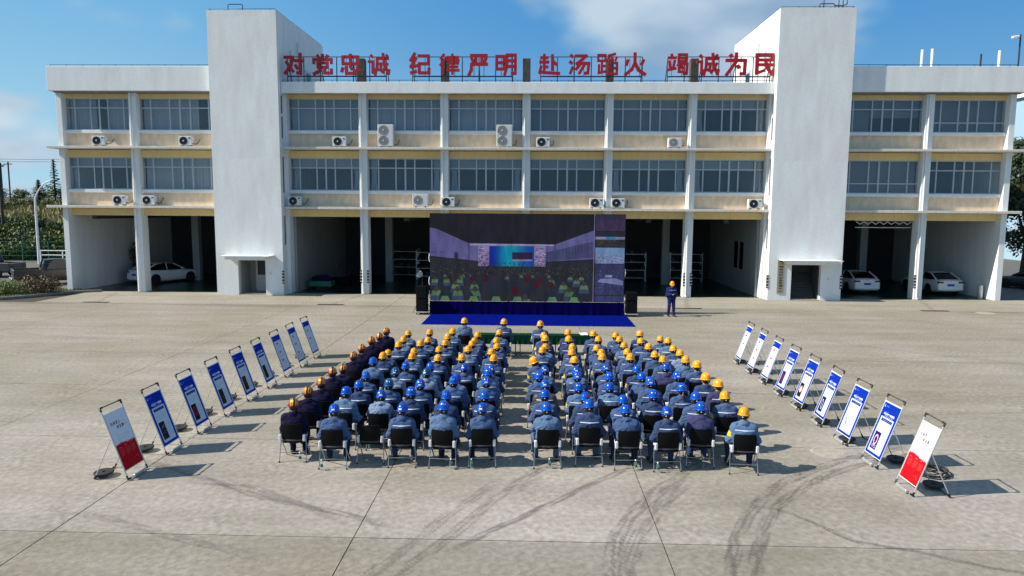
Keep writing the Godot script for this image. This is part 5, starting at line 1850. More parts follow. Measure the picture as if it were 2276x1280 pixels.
func poster(kind: int, sd: int) -> Image:
	var w := 300
	var h := 590
	var r := RandomNumberGenerator.new()
	r.seed = sd
	var im := Image.create(w, h, false, Image.FORMAT_RGB8)
	if kind == 0:
		im.fill(c8(208, 213, 220))
		words(im, "生命至上", 40, 92, 34, 4.0, c8(30, 30, 34), 1.12)
		words(im, "安全第一", 112, 140, 34, 4.0, c8(30, 30, 34), 1.12)
		pseudo_text(im, 200, 112, 60, 1, 10, 7, c8(90, 92, 100), r, false)
		pseudo_text(im, 62, 214, 22, 1, 10, 9, c8(80, 82, 92), r, false)
		pseudo_text(im, 60, 236, 200, 4, 17, 7, c8(120, 124, 136), r)
		var red := c8(172, 16, 26)
		var f := noise(sd, 0.06, 3)
		for x in w:
			var y := 322 + int(f.get_noise_1d(x) * 26.0) + (6 if int(x / 14) % 3 == 0 else 0) - int(8.0 * sin(x * 0.02))
			im.fill_rect(Rect2i(x, y, 1, h - y), red)
		for c in 3:
			pseudo_text(im, 34 + c * 86, 356 - c * 4, 34, 1, 12, 8, c8(240, 200, 200), r, false)
			pseudo_text(im, 34 + c * 86, 378, 62, 6, 13, 6, c8(226, 130, 130), r)
		line_px(im, Vector2(200, 520), Vector2(240, 500), 4, c8(216, 70, 76))
		line_px(im, Vector2(240, 500), Vector2(262, 540), 4, c8(216, 70, 76))
		return im
	var blue := c8(6, 44, 156)
	im.fill(blue)
	# emblem and a line of small print, top left
	im.fill_rect(Rect2i(22, 24, 5, 22), c8(214, 224, 244))
	im.fill_rect(Rect2i(14, 46, 22, 5), c8(214, 224, 244))
	pseudo_text(im, 46, 34, 52, 1, 10, 9, c8(200, 214, 244), r, false)
	var paper := c8(186, 202, 214)
	if kind == 1:
		pseudo_text(im, 72, 96, 60, 1, 8, 5, c8(190, 206, 244), r, false)
		words(im, "安全生产十条措施", 52, 108, 24, 3.4, c8(232, 240, 250), 1.02)
		im.fill_rect(Rect2i(80, 142, 160, 3), c8(200, 214, 244))
		im.fill_rect(Rect2i(30, 156, 240, 406), paper)
		for q in [[30, 156], [262, 156], [30, 554], [262, 554]]:
			im.fill_rect(Rect2i(q[0] + (0 if q[0] < 100 else 4), q[1] + (0 if q[1] < 300 else 4), 4, 4), blue)
		im.fill_rect(Rect2i(50, 174, 200, 30), c8(8, 32, 110))
		pseudo_text(im, 74, 182, 150, 1, 14, 13, c8(214, 224, 244), r, false)
		pseudo_text(im, 46, 224, 60, 1, 12, 8, c8(170, 130, 150), r, false)
		pseudo_text(im, 46, 248, 200, 3, 20, 9, c8(90, 100, 130), r)
		var pc: Array = [[c8(36, 20, 92), c8(200, 110, 130), c8(220, 220, 240)], [c8(206, 220, 228), c8(50, 54, 62), c8(110, 116, 126)], [c8(28, 20, 70), c8(190, 190, 226), c8(90, 80, 150)], [c8(40, 16, 40), c8(240, 150, 120), c8(240, 220, 210)], [c8(26, 22, 66), c8(220, 40, 80), c8(120, 30, 80)],
			[c8(22, 16, 46), c8(170, 168, 180), c8(80, 76, 96)], [c8(24, 14, 40), c8(190, 40, 44), c8(120, 20, 30)], [c8(20, 18, 34), c8(130, 128, 140), c8(70, 60, 66)], [c8(30, 14, 22), c8(160, 120, 96), c8(110, 60, 56)], [c8(34, 12, 20), c8(140, 50, 50), c8(90, 40, 40)]][sd % 10]
		im.fill_rect(Rect2i(46, 330, 108, 200), pc[0])
		var cx := 100.0
		var cy := 430.0
		match sd % 10:
			0, 3, 6:
				for i in 60:
					var t := TAU * i / 60.0
					ell(im, cx + cos(t) * 26, cy - 10 + sin(t) * (52 if sd % 10 != 3 else 40), 8, 8, pc[1].lerp(pc[2], r.randf()))
				if sd % 10 == 0:
					for i in 40:
						ell(im, cx + r.randf_range(-40, 40), cy + 60 + r.randf_range(-16, 26), 5, 3, pc[2].lerp(pc[0], r.randf() * 0.5))
				elif sd % 10 == 3:
					ell(im, cx, cy - 10, 18, 30, pc[2])
			1:
				for i in 30:
					line_px(im, Vector2(52 + r.randi() % 96, 340 + r.randi() % 180), Vector2(52 + r.randi() % 96, 340 + r.randi() % 180), 2, pc[1])
			2:
				for i in 70:
					var t := TAU * i / 70.0
					ell(im, cx + cos(t) * 22 + sin(t) * 14, cy + sin(t) * 62, 5, 5, pc[1])
			4:
				for i in 16:
					line_px(im, Vector2(56, 360 + i * 10), Vector2(144, 370 + (i * 53) % 150), 2, pc[1].lerp(pc[0], r.randf() * 0.6))
			_:
				for i in 70:
					im.fill_rect(Rect2i(54 + r.randi() % 88, 340 + r.randi() % 176, 3 + r.randi() % 12, 2 + r.randi() % 9), pc[1].lerp(pc[2], r.randf()).lerp(pc[0], r.randf() * 0.4))
		pseudo_text(im, 168, 340, 60, 1, 12, 8, c8(150, 120, 150), r, false)
		pseudo_text(im, 168, 362, 84, 9, 19, 9, c8(80, 90, 122), r)
	else:
		im.fill_rect(Rect2i(16, 84, 268, 482), c8(192, 204, 216))
		var ys: Array = [[150, 300], [130, 270, 420], [120, 262, 404]][sd % 3]
		for y in ys:
			im.fill_rect(Rect2i(48, y, 52, 26), c8(206, 60, 80))
			im.fill_rect(Rect2i(53, y + 5, 42, 16), c8(232, 226, 232))
			im.fill_rect(Rect2i(102, y, 62, 26), c8(196, 26, 50))
			pseudo_text(im, 60, y + 42, 180, 3, 22, 10, c8(150, 130, 160) if y % 4 < 2 else c8(110, 120, 150), r)
		if sd % 3 == 1:
			for i in 3:
				for t in 24:
					ell(im, 80 + i * 72 + cos(t / 24.0 * TAU) * 20, 500 + sin(t / 24.0 * TAU) * 34, 4, 4, c8(206, 70, 90))
	return im

var stand_parts := {}

func poster_stand(label: String, im: Image, at: Vector3, turn: float) -> void:
	var o := thing("poster_stand", label, "poster stand", at, turn, "poster stands on both sides of the audience")
	var hw := 0.33
	var lean := 0.335
	var top := 1.5
	var up := Vector3(0, cos(lean), -sin(lean))
	var nrm := Vector3(0, sin(lean), cos(lean))
	var P := func(x: float, s: float) -> Vector3: return Vector3(x, 0.03, 0) + up * s
	if stand_parts.is_empty():
		for s in [-1, 1]:
			stand_parts["pole%d" % s] = tb([P.call(s * hw, 0.0), P.call(s * hw, top)], 0.0125).mesh()
			stand_parts["bl%d" % s] = tb([P.call(s * hw, 0.86) - nrm * 0.02, Vector3(s * hw, 0.03, -0.68)], 0.011).mesh()
			for e in 2:
				var m := MB.new()
				var c: Vector3 = P.call(s * hw, 0.0 if e == 0 else top)
				m.tube([c + up * (0.07 if e == 0 else -0.07), c, c + Vector3(-s * 0.07, 0, 0)], 0.022)
				stand_parts["joint%d%d" % [s, e]] = m.mesh()
			stand_parts["bj%d" % s] = tb([Vector3(s * hw, 0.09, -0.65), Vector3(s * hw, 0.025, -0.685), Vector3(s * (hw - 0.05), 0.025, -0.685)], 0.02).mesh()
		stand_parts["top"] = tb([P.call(-hw, top), P.call(hw, top)], 0.013).mesh()
		stand_parts["bottom"] = tb([P.call(-hw, 0.0), P.call(hw, 0.0)], 0.013).mesh()
		stand_parts["back"] = tb([Vector3(-hw, 0.03, -0.68), Vector3(hw, 0.03, -0.68)], 0.012).mesh()
		stand_parts["stay"] = tb([P.call(-hw, 0.5) - nrm * 0.2, P.call(hw, 0.5) - nrm * 0.2], 0.006, 5).mesh()
		var bk := MB.new()
		bk.box(P.call(0.0, 0.76) - nrm * 0.004, Vector3(0.64, 1.2, 0.012), 0.002, Basis(Vector3.RIGHT, -lean))
		stand_parts["board"] = bk.mesh()
		var pf := MB.new()
		var f := func(x: float, s: float) -> Vector3: return P.call(x, s) + nrm * 0.0045
		pf.poly([f.call(-0.31, 0.175), f.call(0.31, 0.175), f.call(0.31, 1.335), f.call(-0.31, 1.335)], nrm, [Vector2(0, 1), Vector2(1, 1), Vector2(1, 0), Vector2(0, 0)])
		stand_parts["print"] = pf.mesh()
		stand_parts["hinge"] = bx(Vector3(-0.36, 0.05, -0.02), Vector3(-0.30, 0.05, 0.02)).mesh()
		stand_parts["clip"] = bx(Vector3(-0.2, 0.02, 0.02), Vector3(0.2, 0.085, 0.07), 0.01).mesh()
	for s in [-1, 1]:
		part("side_pole", stand_parts["pole%d" % s], M.alu, o)
		part("rear_leg", stand_parts["bl%d" % s], M.alu, o)
		part("corner_joint", stand_parts["joint%d0" % s], M.black_plastic, o)
		part("corner_joint", stand_parts["joint%d1" % s], M.brown_joint, o)
		part("rear_foot", stand_parts["bj%d" % s], M.black_plastic, o)
	part("top_bar", stand_parts.top, M.steel_brown, o)
	part("bottom_bar", stand_parts.bottom, M.alu, o)
	part("rear_bar", stand_parts.back, M.dark_steel, o)
	part("stay", stand_parts.stay, M.alu, o)
	var bd := part("board", stand_parts.board, M.white_paper, o)
	var pm := mat(Color.WHITE, 0.7, 0.0, 0.2)
	pm.albedo_texture = tex(im)
	part("print", stand_parts.print, pm, bd)
	part("bar_clip", stand_parts.clip, M.alu, o)

func build_posters() -> void:
	M.brown_joint = mat(c8(44, 34, 32), 0.5)
	M.steel_brown = mat(c8(104, 92, 86), 0.45, 0.5)
	M.rubber = mat(c8(30, 30, 30), 0.7)
	var subj_r := ["white and red poster", "blue poster with molten metal picture", "blue poster with line drawing", "blue poster with bright ring picture", "blue poster with round pink picture", "blue poster with red streak picture", "poster with three red headings", "poster with three red symbols", "poster with two red headings"]
	var subj_l := ["white and red poster", "blue poster with grey machine picture", "blue poster with red ring picture", "blue poster with dark grid picture", "blue poster with brown figure picture", "blue poster with dark red picture", "poster with three red headings", "poster with three red symbols", "poster with two red headings"]
	for side in 2:
		for i in 9:
			var kind := 0 if i == 0 else (1 if i < 6 else 2)
			var sd: int = 100 if i == 0 else ([5, 6, 7, 8, 9][i - 1] if side == 0 else [0, 1, 2, 3, 4][i - 1]) if i < 6 else [2, 1, 0][i - 6]
			var z := -13.5 - 1.425 * i if side == 0 else -13.39 - 1.425 * i
			var x := (-7.93 + 0.02 * i) if side == 0 else 7.24
			var jig := rng.randf_range(-0.035, 0.035)
			poster_stand("%s, %s stand of the %s row from near end" % [subj_l[i] if side == 0 else subj_r[i], nth(i), "left" if side == 0 else "right"], poster(kind, sd), Vector3(x, 0, z), (PI / 2 if side == 0 else -PI / 2) + jig)
			var wm := MB.new()
			wm.lathe([Vector2(0.04, 0.0), Vector2(0.16, 0.0), Vector2(0.185, 0.02), Vector2(0.185, 0.045), Vector2(0.165, 0.055), Vector2(0.15, 0.045), Vector2(0.06, 0.045), Vector2(0.045, 0.055), Vector2(0.03, 0.05)], 24)
			var wp := Vector3(x - 0.62, 0.055, z + 0.12 - 0.05 * (i % 3)) if side == 0 else (Vector3(x + 0.16, 0.055, z - 0.02) if i > 1 else Vector3(x + 0.62, 0.055, z - 0.12))
			lone("weight_plate", wm, M.rubber, "round black weight plate on the foot of the %s stand in the %s row" % [nth(i), "left" if side == 0 else "right"], "weight", "weight plates holding the poster stands", Transform3D(Basis(Vector3(1, 0, 0.3).normalized(), 0.04), wp))
	var cb := MB.new()
	for k in 7:
		var p := []
		for i in 40:
			var t := i * 0.33
			p.append(Vector3(8.25 + cos(t + k) * (0.34 - 0.02 * k) + 0.08 * sin(k * 2.0), 0.02 + 0.02 * k + 0.01 * sin(i * 1.0), -14.35 + sin(t + k) * (0.4 - 0.03 * k)))
		cb.tube(p, 0.012, -1.0, 5)
	lone("cable_coil", cb, M.rubber, "loose coil of black cable lying behind the two nearest right poster stands", "cable")

# ---------------------------------------------------------------- the stage
func screen_image() -> Image:
	var w := 1024
	var h := 464
	var im := Image.create(w, h, false, Image.FORMAT_RGB8)
	var r := RandomNumberGenerator.new()
	r.seed = 12
	var V := func(x: float, y: float) -> Vector2: return Vector2((x - 75.0) / 2145.0 * w, (y - 65.0) / 972.0 * h)
	im.fill(c8(38, 38, 46))
	poly_fill(im, [V.call(75, 225), V.call(150, 236), V.call(500, 392), V.call(1455, 400), V.call(1888, 240), V.call(1888, 560), V.call(1350, 590), V.call(600, 588), V.call(75, 535)], c8(98, 96, 146))
	poly_fill(im, [V.call(510, 398), V.call(1450, 402), V.call(1450, 418), V.call(510, 418)], c8(150, 148, 184))
	poly_fill(im, [V.call(500, 395), V.call(515, 395), V.call(515, 585), V.call(500, 585)], c8(70, 70, 112))
	poly_fill(im, [V.call(1448, 400), V.call(1462, 400), V.call(1462, 590), V.call(1448, 590)], c8(70, 70, 112))
	poly_fill(im, [V.call(1350, 490), V.call(1888, 360), V.call(1888, 540), V.call(1350, 590)], c8(72, 78, 116))
	for i in 16:
		var x := 1370.0 + i * 34
		var y := 485.0 - i * 8.2
		poly_fill(im, [V.call(x, y), V.call(x + 4, y), V.call(x + 4, y + 95), V.call(x, y + 95)], c8(48, 52, 84))
	for i in 26:
		var y := 245.0 + i * 12
		var xe := minf(500.0, 140.0 + (y - 236.0) * 2.3)
		im.fill_rect(Rect2i(int(V.call(80, y).x), int(V.call(80, y).y), int(V.call(xe, y).x - V.call(80, y).x), 1), c8(84, 82, 130))
	for q in [[90, 490], [185, 490]]:
		poly_fill(im, [V.call(q[0], q[1]), V.call(q[0] + 34, q[1]), V.call(q[0] + 34, q[1] + 8), V.call(q[0], q[1] + 8)], c8(56, 56, 90))
	poly_fill(im, [V.call(345, 495), V.call(388, 495), V.call(388, 570), V.call(345, 570)], c8(50, 52, 82))
	# floor and crowd
	poly_fill(im, [V.call(75, 535), V.call(600, 590), V.call(1350, 590), V.call(1888, 565), V.call(1888, 1040), V.call(75, 1040)], c8(44, 47, 55))
	# the stage screen within the picture
	for x in range(608, 1350, 2):
		var c: Color
		if x < 730 or x > 1222:
			c = c8(140, 126, 168)
		else:
			var t := (x - 730) / 490.0
			c = c8(24, 46, 150).lerp(c8(20, 150, 176), smoothstep(0.05, 0.42, t)).lerp(c8(30, 80, 170), smoothstep(0.5, 0.95, t))
		poly_fill(im, [V.call(x, 424), V.call(x + 3, 424), V.call(x + 3, 648), V.call(x, 648)], c)
	for i in 90:
		var x := r.randf_range(608, 720) if i % 2 else r.randf_range(1226, 1340)
		var y := r.randf_range(440, 640)
		poly_fill(im, [V.call(x, y), V.call(x + r.randf_range(8, 40), y), V.call(x + 20, y + 6), V.call(x, y + 7)], [c8(92, 60, 110), c8(196, 190, 214), c8(110, 70, 120), c8(70, 64, 120)][r.randi() % 4])
	poly_fill(im, [V.call(985, 490), V.call(1206, 490), V.call(1206, 568), V.call(985, 568)], c8(52, 40, 66))
	poly_fill(im, [V.call(985, 568), V.call(1206, 568), V.call(1206, 586), V.call(985, 586)], c8(130, 130, 170))
	for i in 900:
		var t := pow(r.randf(), 1.3)
		var y := lerpf(600.0, 760.0, t)
		var x := r.randf_range(90 if t > 0.3 else 280, 1870)
		var p: Vector2 = V.call(x, y)
		var s := lerpf(2.0, 5.0, t)
		ell(im, p.x, p.y, s * r.randf_range(0.5, 1.1), s * r.randf_range(0.7, 1.4), [c8(30, 34, 40), c8(58, 66, 54), c8(72, 78, 60), c8(40, 44, 56), c8(66, 40, 44), c8(52, 58, 66)][r.randi() % 6])
	for row in 6:
		var y := 745.0 + row * row * 9.0 + row * 8.0
		var s := 26.0 + row * 15.0
		var n := 16 - row * 2
		for i in n:
			var x := lerpf(130, 1830, (i + 0.5 * (row % 2) + r.randf_range(-0.2, 0.2)) / n)
			var v := r.randf()
			var p: Vector2 = V.call(x, y)
			var k: float = s / 2145.0 * w
			if v < 0.42:
				poly_fill(im, [p + Vector2(-k * 0.8, k * 0.9), p + Vector2(-k * 0.62, -k * 0.1), p + Vector2(k * 0.62, -k * 0.1), p + Vector2(k * 0.85, k * 0.9)], c8(30, 60, 44))
				poly_fill(im, [p + Vector2(-k * 0.7, k * 0.7), p + Vector2(-k * 0.5, 0), p + Vector2(k * 0.5, 0), p + Vector2(k * 0.72, k * 0.7)], c8(70, 104, 70).lerp(c8(100, 124, 92), r.randf()))
				poly_fill(im, [p + Vector2(-k * 0.75, k * 0.72), p + Vector2(k * 0.75, k * 0.72), p + Vector2(k * 0.8, k * 1.3), p + Vector2(-k * 0.8, k * 1.3)], c8(62, 72, 104))
				ell(im, p.x, p.y - k * 0.2, k * 0.3, k * 0.35, c8(66, 62, 60))
			elif v < 0.7:
				ell(im, p.x, p.y, k * 0.5, k * 0.55, c8(84, 28, 36).lerp(c8(58, 32, 42), r.randf()))
			else:
				ell(im, p.x, p.y, k * 0.45, k * 0.8, c8(40, 46, 56))
	for x in [240, 560, 810, 1045, 1430, 1670]:
		var p: Vector2 = V.call(x, 975)
		poly_fill(im, [p + Vector2(-38, 40), p + Vector2(-22, 2), p + Vector2(22, 2), p + Vector2(38, 40)], c8(30, 56, 44))
		poly_fill(im, [p + Vector2(-30, 40), p + Vector2(-17, 5), p + Vector2(17, 5), p + Vector2(30, 40)], c8(92, 126, 92))
	# five small views down the right side
	poly_fill(im, [V.call(1878, 65), V.call(1886, 65), V.call(1882, 1040), V.call(1874, 1040)], c8(128, 126, 158))
	var tops := [75.0, 258.0, 432.0, 614.0, 965.0, 1040.0]
	for k in 5:
		var a: Vector2 = V.call(1896, tops[k])
		var b: Vector2 = V.call(2216, tops[k + 1] - 6.0)
		im.fill_rect(Rect2i(int(a.x), int(a.y), int(b.x - a.x), int(b.y - a.y)), [c8(52, 50, 76), c8(44, 46, 56), c8(112, 142, 184), c8(56, 60, 96), c8(60, 66, 104)][k])
		var pal: Array = [[c8(120, 40, 56), c8(74, 72, 110), c8(96, 60, 90)], [c8(50, 62, 58), c8(86, 92, 60), c8(60, 50, 50)], [c8(170, 70, 100), c8(90, 130, 170), c8(200, 200, 220), c8(60, 80, 130)], [c8(76, 82, 124), c8(44, 48, 76), c8(120, 126, 170)], [c8(66, 72, 110), c8(52, 58, 94), c8(60, 66, 104)]][k]
		if k == 1:
			im.fill_rect(Rect2i(int(a.x), int(a.y + 26), int(b.x - a.x), 14), c8(130, 130, 168))
			im.fill_rect(Rect2i(int(a.x + 56), int(a.y + 28), 48, 14), c8(40, 130, 170))
		for i in 420:
			var yy := lerpf(a.y + (b.y - a.y) * ([0.3, 0.5, 0.45, 0.2, 0.1][k]), b.y - 3, r.randf())
			im.fill_rect(Rect2i(int(r.randf_range(a.x, b.x - 4)), int(yy), 2 + r.randi() % 3, 1 + r.randi() % 3), pal[r.randi() % pal.size()])
		if k == 3:
			poly_fill(im, [V.call(1960, 775), V.call(2130, 770), V.call(2205, 800), V.call(2205, 850), V.call(1920, 810)], c8(122, 128, 176))
			im.fill_rect(Rect2i(int(V.call(2010, 735).x), int(V.call(2010, 735).y), 36, 12), c8(140, 150, 200))
	# the grain and line pattern of the diodes as a camera sees them
	var gn := noise(88, 0.02, 3)
	var d := im.get_data()
	var k := 0
	for y in h:
		var ln := 0.93 + 0.07 * sin(y * 0.9) if y % 3 else 0.86
		for x in w:
			var f := ln * (0.9 + 0.2 * r.randf() + 0.16 * gn.get_noise_2d(x, y * 0.3))
			for e in 3:
				d[k + e] = int(clampf(d[k + e] * f + [2.0, 2.0, 5.0][e], 0, 255))
			k += 3
	im = Image.create_from_data(w, h, false, Image.FORMAT_RGB8, d)
	return im

func build_stage() -> void:
	var sx0 := -5.27
	var sx1 := 4.67
	var z := -35.9
	var o := thing("led_screen", "large outdoor video screen showing a seated crowd in green vests", "screen")
	var sm := mat(c8(6, 6, 7), 0.9, 0.0, 0.1)
	sm.emission_enabled = true
	sm.emission_texture = tex(screen_image())
	sm.emission = Color.BLACK
	sm.emission_energy_multiplier = 0.62
	var f := MB.new()
	f.poly([Vector3(sx0, 0.68, z), Vector3(sx1, 0.68, z), Vector3(sx1, 5.16, z), Vector3(sx0, 5.16, z)], Vector3(0, 0, 1), [Vector2(0, 1), Vector2(1, 1), Vector2(1, 0), Vector2(0, 0)])
	part("display", f, sm, o)
	for i in 10:
		for j in 5:
			var x0 := lerpf(sx0, sx1, i / 10.0)
			var x1 := lerpf(sx0, sx1, (i + 1) / 10.0)
			var y0 := lerpf(0.68, 5.16, j / 5.0)
			var y1 := lerpf(0.68, 5.16, (j + 1) / 5.0)
			part("cabinet", bx(Vector3(x0 + 0.003, y0 + 0.003, z - 0.11), Vector3(x1 - 0.003, y1 - 0.003, z - 0.006)), M.speaker, o)
	for i in 6:
		var x := lerpf(sx0 + 0.2, sx1 - 0.2, i / 5.0)
		var t := MB.new()
		t.tube([Vector3(x, 0, z - 0.3), Vector3(x, 5.1, z - 0.3)], 0.03)
		t.tube([Vector3(x, 0, z - 1.2), Vector3(x, 4.9, z - 0.35)], 0.03)
		t.tube([Vector3(x, 0.05, z - 0.3), Vector3(x, 0.05, z - 1.2)], 0.03)
		part("rear_truss", t, M.alu, o)
	for y in [1.2, 3.0, 4.9]:
		part("truss_bar", tb([Vector3(sx0, y, z - 0.33), Vector3(sx1, y, z - 0.33)], 0.028), M.alu, o)
	# white tie straps hanging out at the edges
	for q in [[sx0 - 0.03, 1.0], [sx0 - 0.03, 1.7], [sx0 - 0.02, 2.9], [sx1 + 0.03, 0.85], [sx1 + 0.02, 2.2]]:
		part("strap", tb([Vector3(q[0], q[1] + 0.2, z - 0.04), Vector3(q[0] + 0.03 * signf(q[0]), q[1], z - 0.02), Vector3(q[0], q[1] - 0.22, z - 0.04)], 0.025, 6), M.white_paper, o)
	var rows := []
	for j in 6:
		var row := []
		for i in 121:
			var x := lerpf(sx0 - 0.02, sx1 + 0.02, i / 120.0)
			row.append(Vector3(x, lerpf(0.67, 0.01, j / 5.0), z + 0.05 + 0.02 * sin(i * 0.9 + sin(i * 0.37) * 2.0) * (0.4 + j * 0.15) + j * 0.012))
		rows.append(row)
	var sk := MB.new()
	sk.sheet(rows)
	lone("stage_skirt", sk, M.skirt, "dark blue cloth skirt hung under the video screen", "cloth")
	lone("blue_carpet", bx(Vector3(-5.2, 0.003, -35.78), Vector3(4.8, 0.014, -32.4), 0.003), M.carpet, "bright blue carpet laid on the concrete before the screen", "carpet")
	# loudspeaker stacks on wheeled dollies
	for s in 2:
		var x := -5.66 if s == 0 else 5.02
		var d := thing("dolly", ["wheeled dolly under the left loudspeaker stack", "wheeled dolly under the right loudspeaker stack"][s], "dolly", Vector3(x, 0.014 if false else 0.0, -35.75))
		part("deck", bx(Vector3(-0.32, 0.11, -0.34), Vector3(0.32, 0.16, 0.34), 0.01), M.alu, d)
		for wx in [-0.24, 0.24]:
			for wz in [-0.26, 0.26]:
				var wm := MB.new()
				wm.lathe([Vector2(0, -0.02), Vector2(0.05, -0.02), Vector2(0.055, 0), Vector2(0.05, 0.02), Vector2(0, 0.02)], 12, Transform3D(Basis(Vector3(0, 0, 1), PI / 2), Vector3(wx, 0.055, wz)))
				part("castor", wm, M.tyre, d)
		for k in 2:
			var sp := thing("loudspeaker", "black loudspeaker, %s of the stack at the screen's %s side" % [["bottom", "top"][k], ["left", "right"][s]], "speaker", Vector3(x, 0.161 + k * 0.66, -35.75), 0, "black loudspeakers beside the screen")
			var hh: float = 0.655 if k == 0 else (0.62 if s == 0 else 0.42)
			part("cabinet", bx(Vector3(-0.28, 0, -0.3), Vector3(0.28, hh, 0.28), 0.02), M.speaker, sp)
			part("grille", bx(Vector3(-0.25, 0.03, 0.281), Vector3(0.25, hh - 0.03, 0.295), 0.004), M.chair_black, sp)
			part("badge", bx(Vector3(-0.03, hh * 0.5, 0.296), Vector3(0.03, hh * 0.5 + 0.02, 0.3)), M.dark_steel, sp)
			for e in [-1.0, 1.0]:
				part("handle", bx(Vector3(e * 0.281, hh * 0.55, -0.1), Vector3(e * 0.292, hh * 0.7, 0.1), 0.003), M.chair_grey, sp)
	var st := thing("light_stand", "thin tripod stand with a silver dish lamp left of the screen", "light stand", Vector3(-5.75, 0, -36.4))
	for a in [0.3, 2.4, 4.5]:
		part("leg", tb([Vector3(0, 1.0, 0), Vector3(cos(a) * 0.6, 0.01, sin(a) * 0.6)], 0.014, 6), M.dark_steel, st)
	part("pole", tb([Vector3(0, 0.9, 0), Vector3(0, 1.95, 0)], 0.018), M.dark_steel, st)
	var dish := MB.new()
	dish.lathe([Vector2(0.02, 0.0), Vector2(0.12, 0.05), Vector2(0.18, 0.14), Vector2(0.2, 0.26)], 16, Transform3D(Basis(Vector3(0, 0, 1), 1.0), Vector3(0.0, 1.9, 0)))
	part("dish", dish, M.alu, st)
	# tables with green cloths
	for k in 3:
		var x0 := -2.02 + k * 1.495
		var t := thing("folding_table", "folding table under a green cloth, %s of the three before the screen" % ["left", "middle", "right"][k], "table", Vector3(x0 + 0.74, 0, -25.98), 0, "tables in front of the audience")
		part("top", bx(Vector3(-0.735, 0.705, -0.225), Vector3(0.735, 0.735, 0.225), 0.006), M.pale_plastic, t)
		for sx in [-0.66, 0.66]:
			for sz in [-0.18, 0.18]:
				part("leg", tb([Vector3(sx, 0.705, sz), Vector3(sx, 0.0, sz)], 0.016, 6), M.dark_steel, t)
			part("foot_bar", tb([Vector3(sx, 0.03, -0.3), Vector3(sx, 0.03, 0.3)], 0.02, 6), M.dark_steel, t)
		var cl := MB.new()
		for sg in [[1.0], [-1.0]]:
			var rr := []
			for j in 6:
				var row := []
				for i in 41:
					var x := lerpf(-0.745, 0.745, i / 40.0)
					var fall := j / 5.0
					row.append(Vector3(x, 0.742 - fall * 0.34, sg[0] * (0.235 + 0.015 * fall + 0.012 * fall * sin(i * 1.1 + k))))
				rr.append(row)
			cl.sheet(rr)
		cl.span(Vector3(-0.745, 0.737, -0.235), Vector3(0.745, 0.744, 0.235))
		lone("tablecloth", cl, M.green_cloth, "dark green cloth draped over the %s table before the screen" % ["left", "middle", "right"][k], "tablecloth", "green tablecloths", Transform3D(Basis.IDENTITY, Vector3(x0 + 0.74, 0, -25.98)))
	lone("paper_sheet", bx(Vector3(-0.15, 0, -0.11), Vector3(0.15, 0.008, 0.11)), M.white_paper, "white sheet of paper on the right green table", "paper", "", Transform3D(Basis.from_euler(Vector3(0.25, 0.3, 0)), Vector3(1.92, 0.775, -25.98)))

# ---------------------------------------------------------------- vehicles
func loft(st: Array, rings: Callable) -> MB:
	var m := MB.new()
	var rows := []
	for s in st:
		rows.append(rings.call(s))
	m.sheet(rows)
	for e in 2:
		var r: Array = rows[0 if e == 0 else rows.size() - 1]
		m.poly(r.slice(0, r.size() - 1), Vector3(0, 0, -1 if e == 0 else 1))
	return m

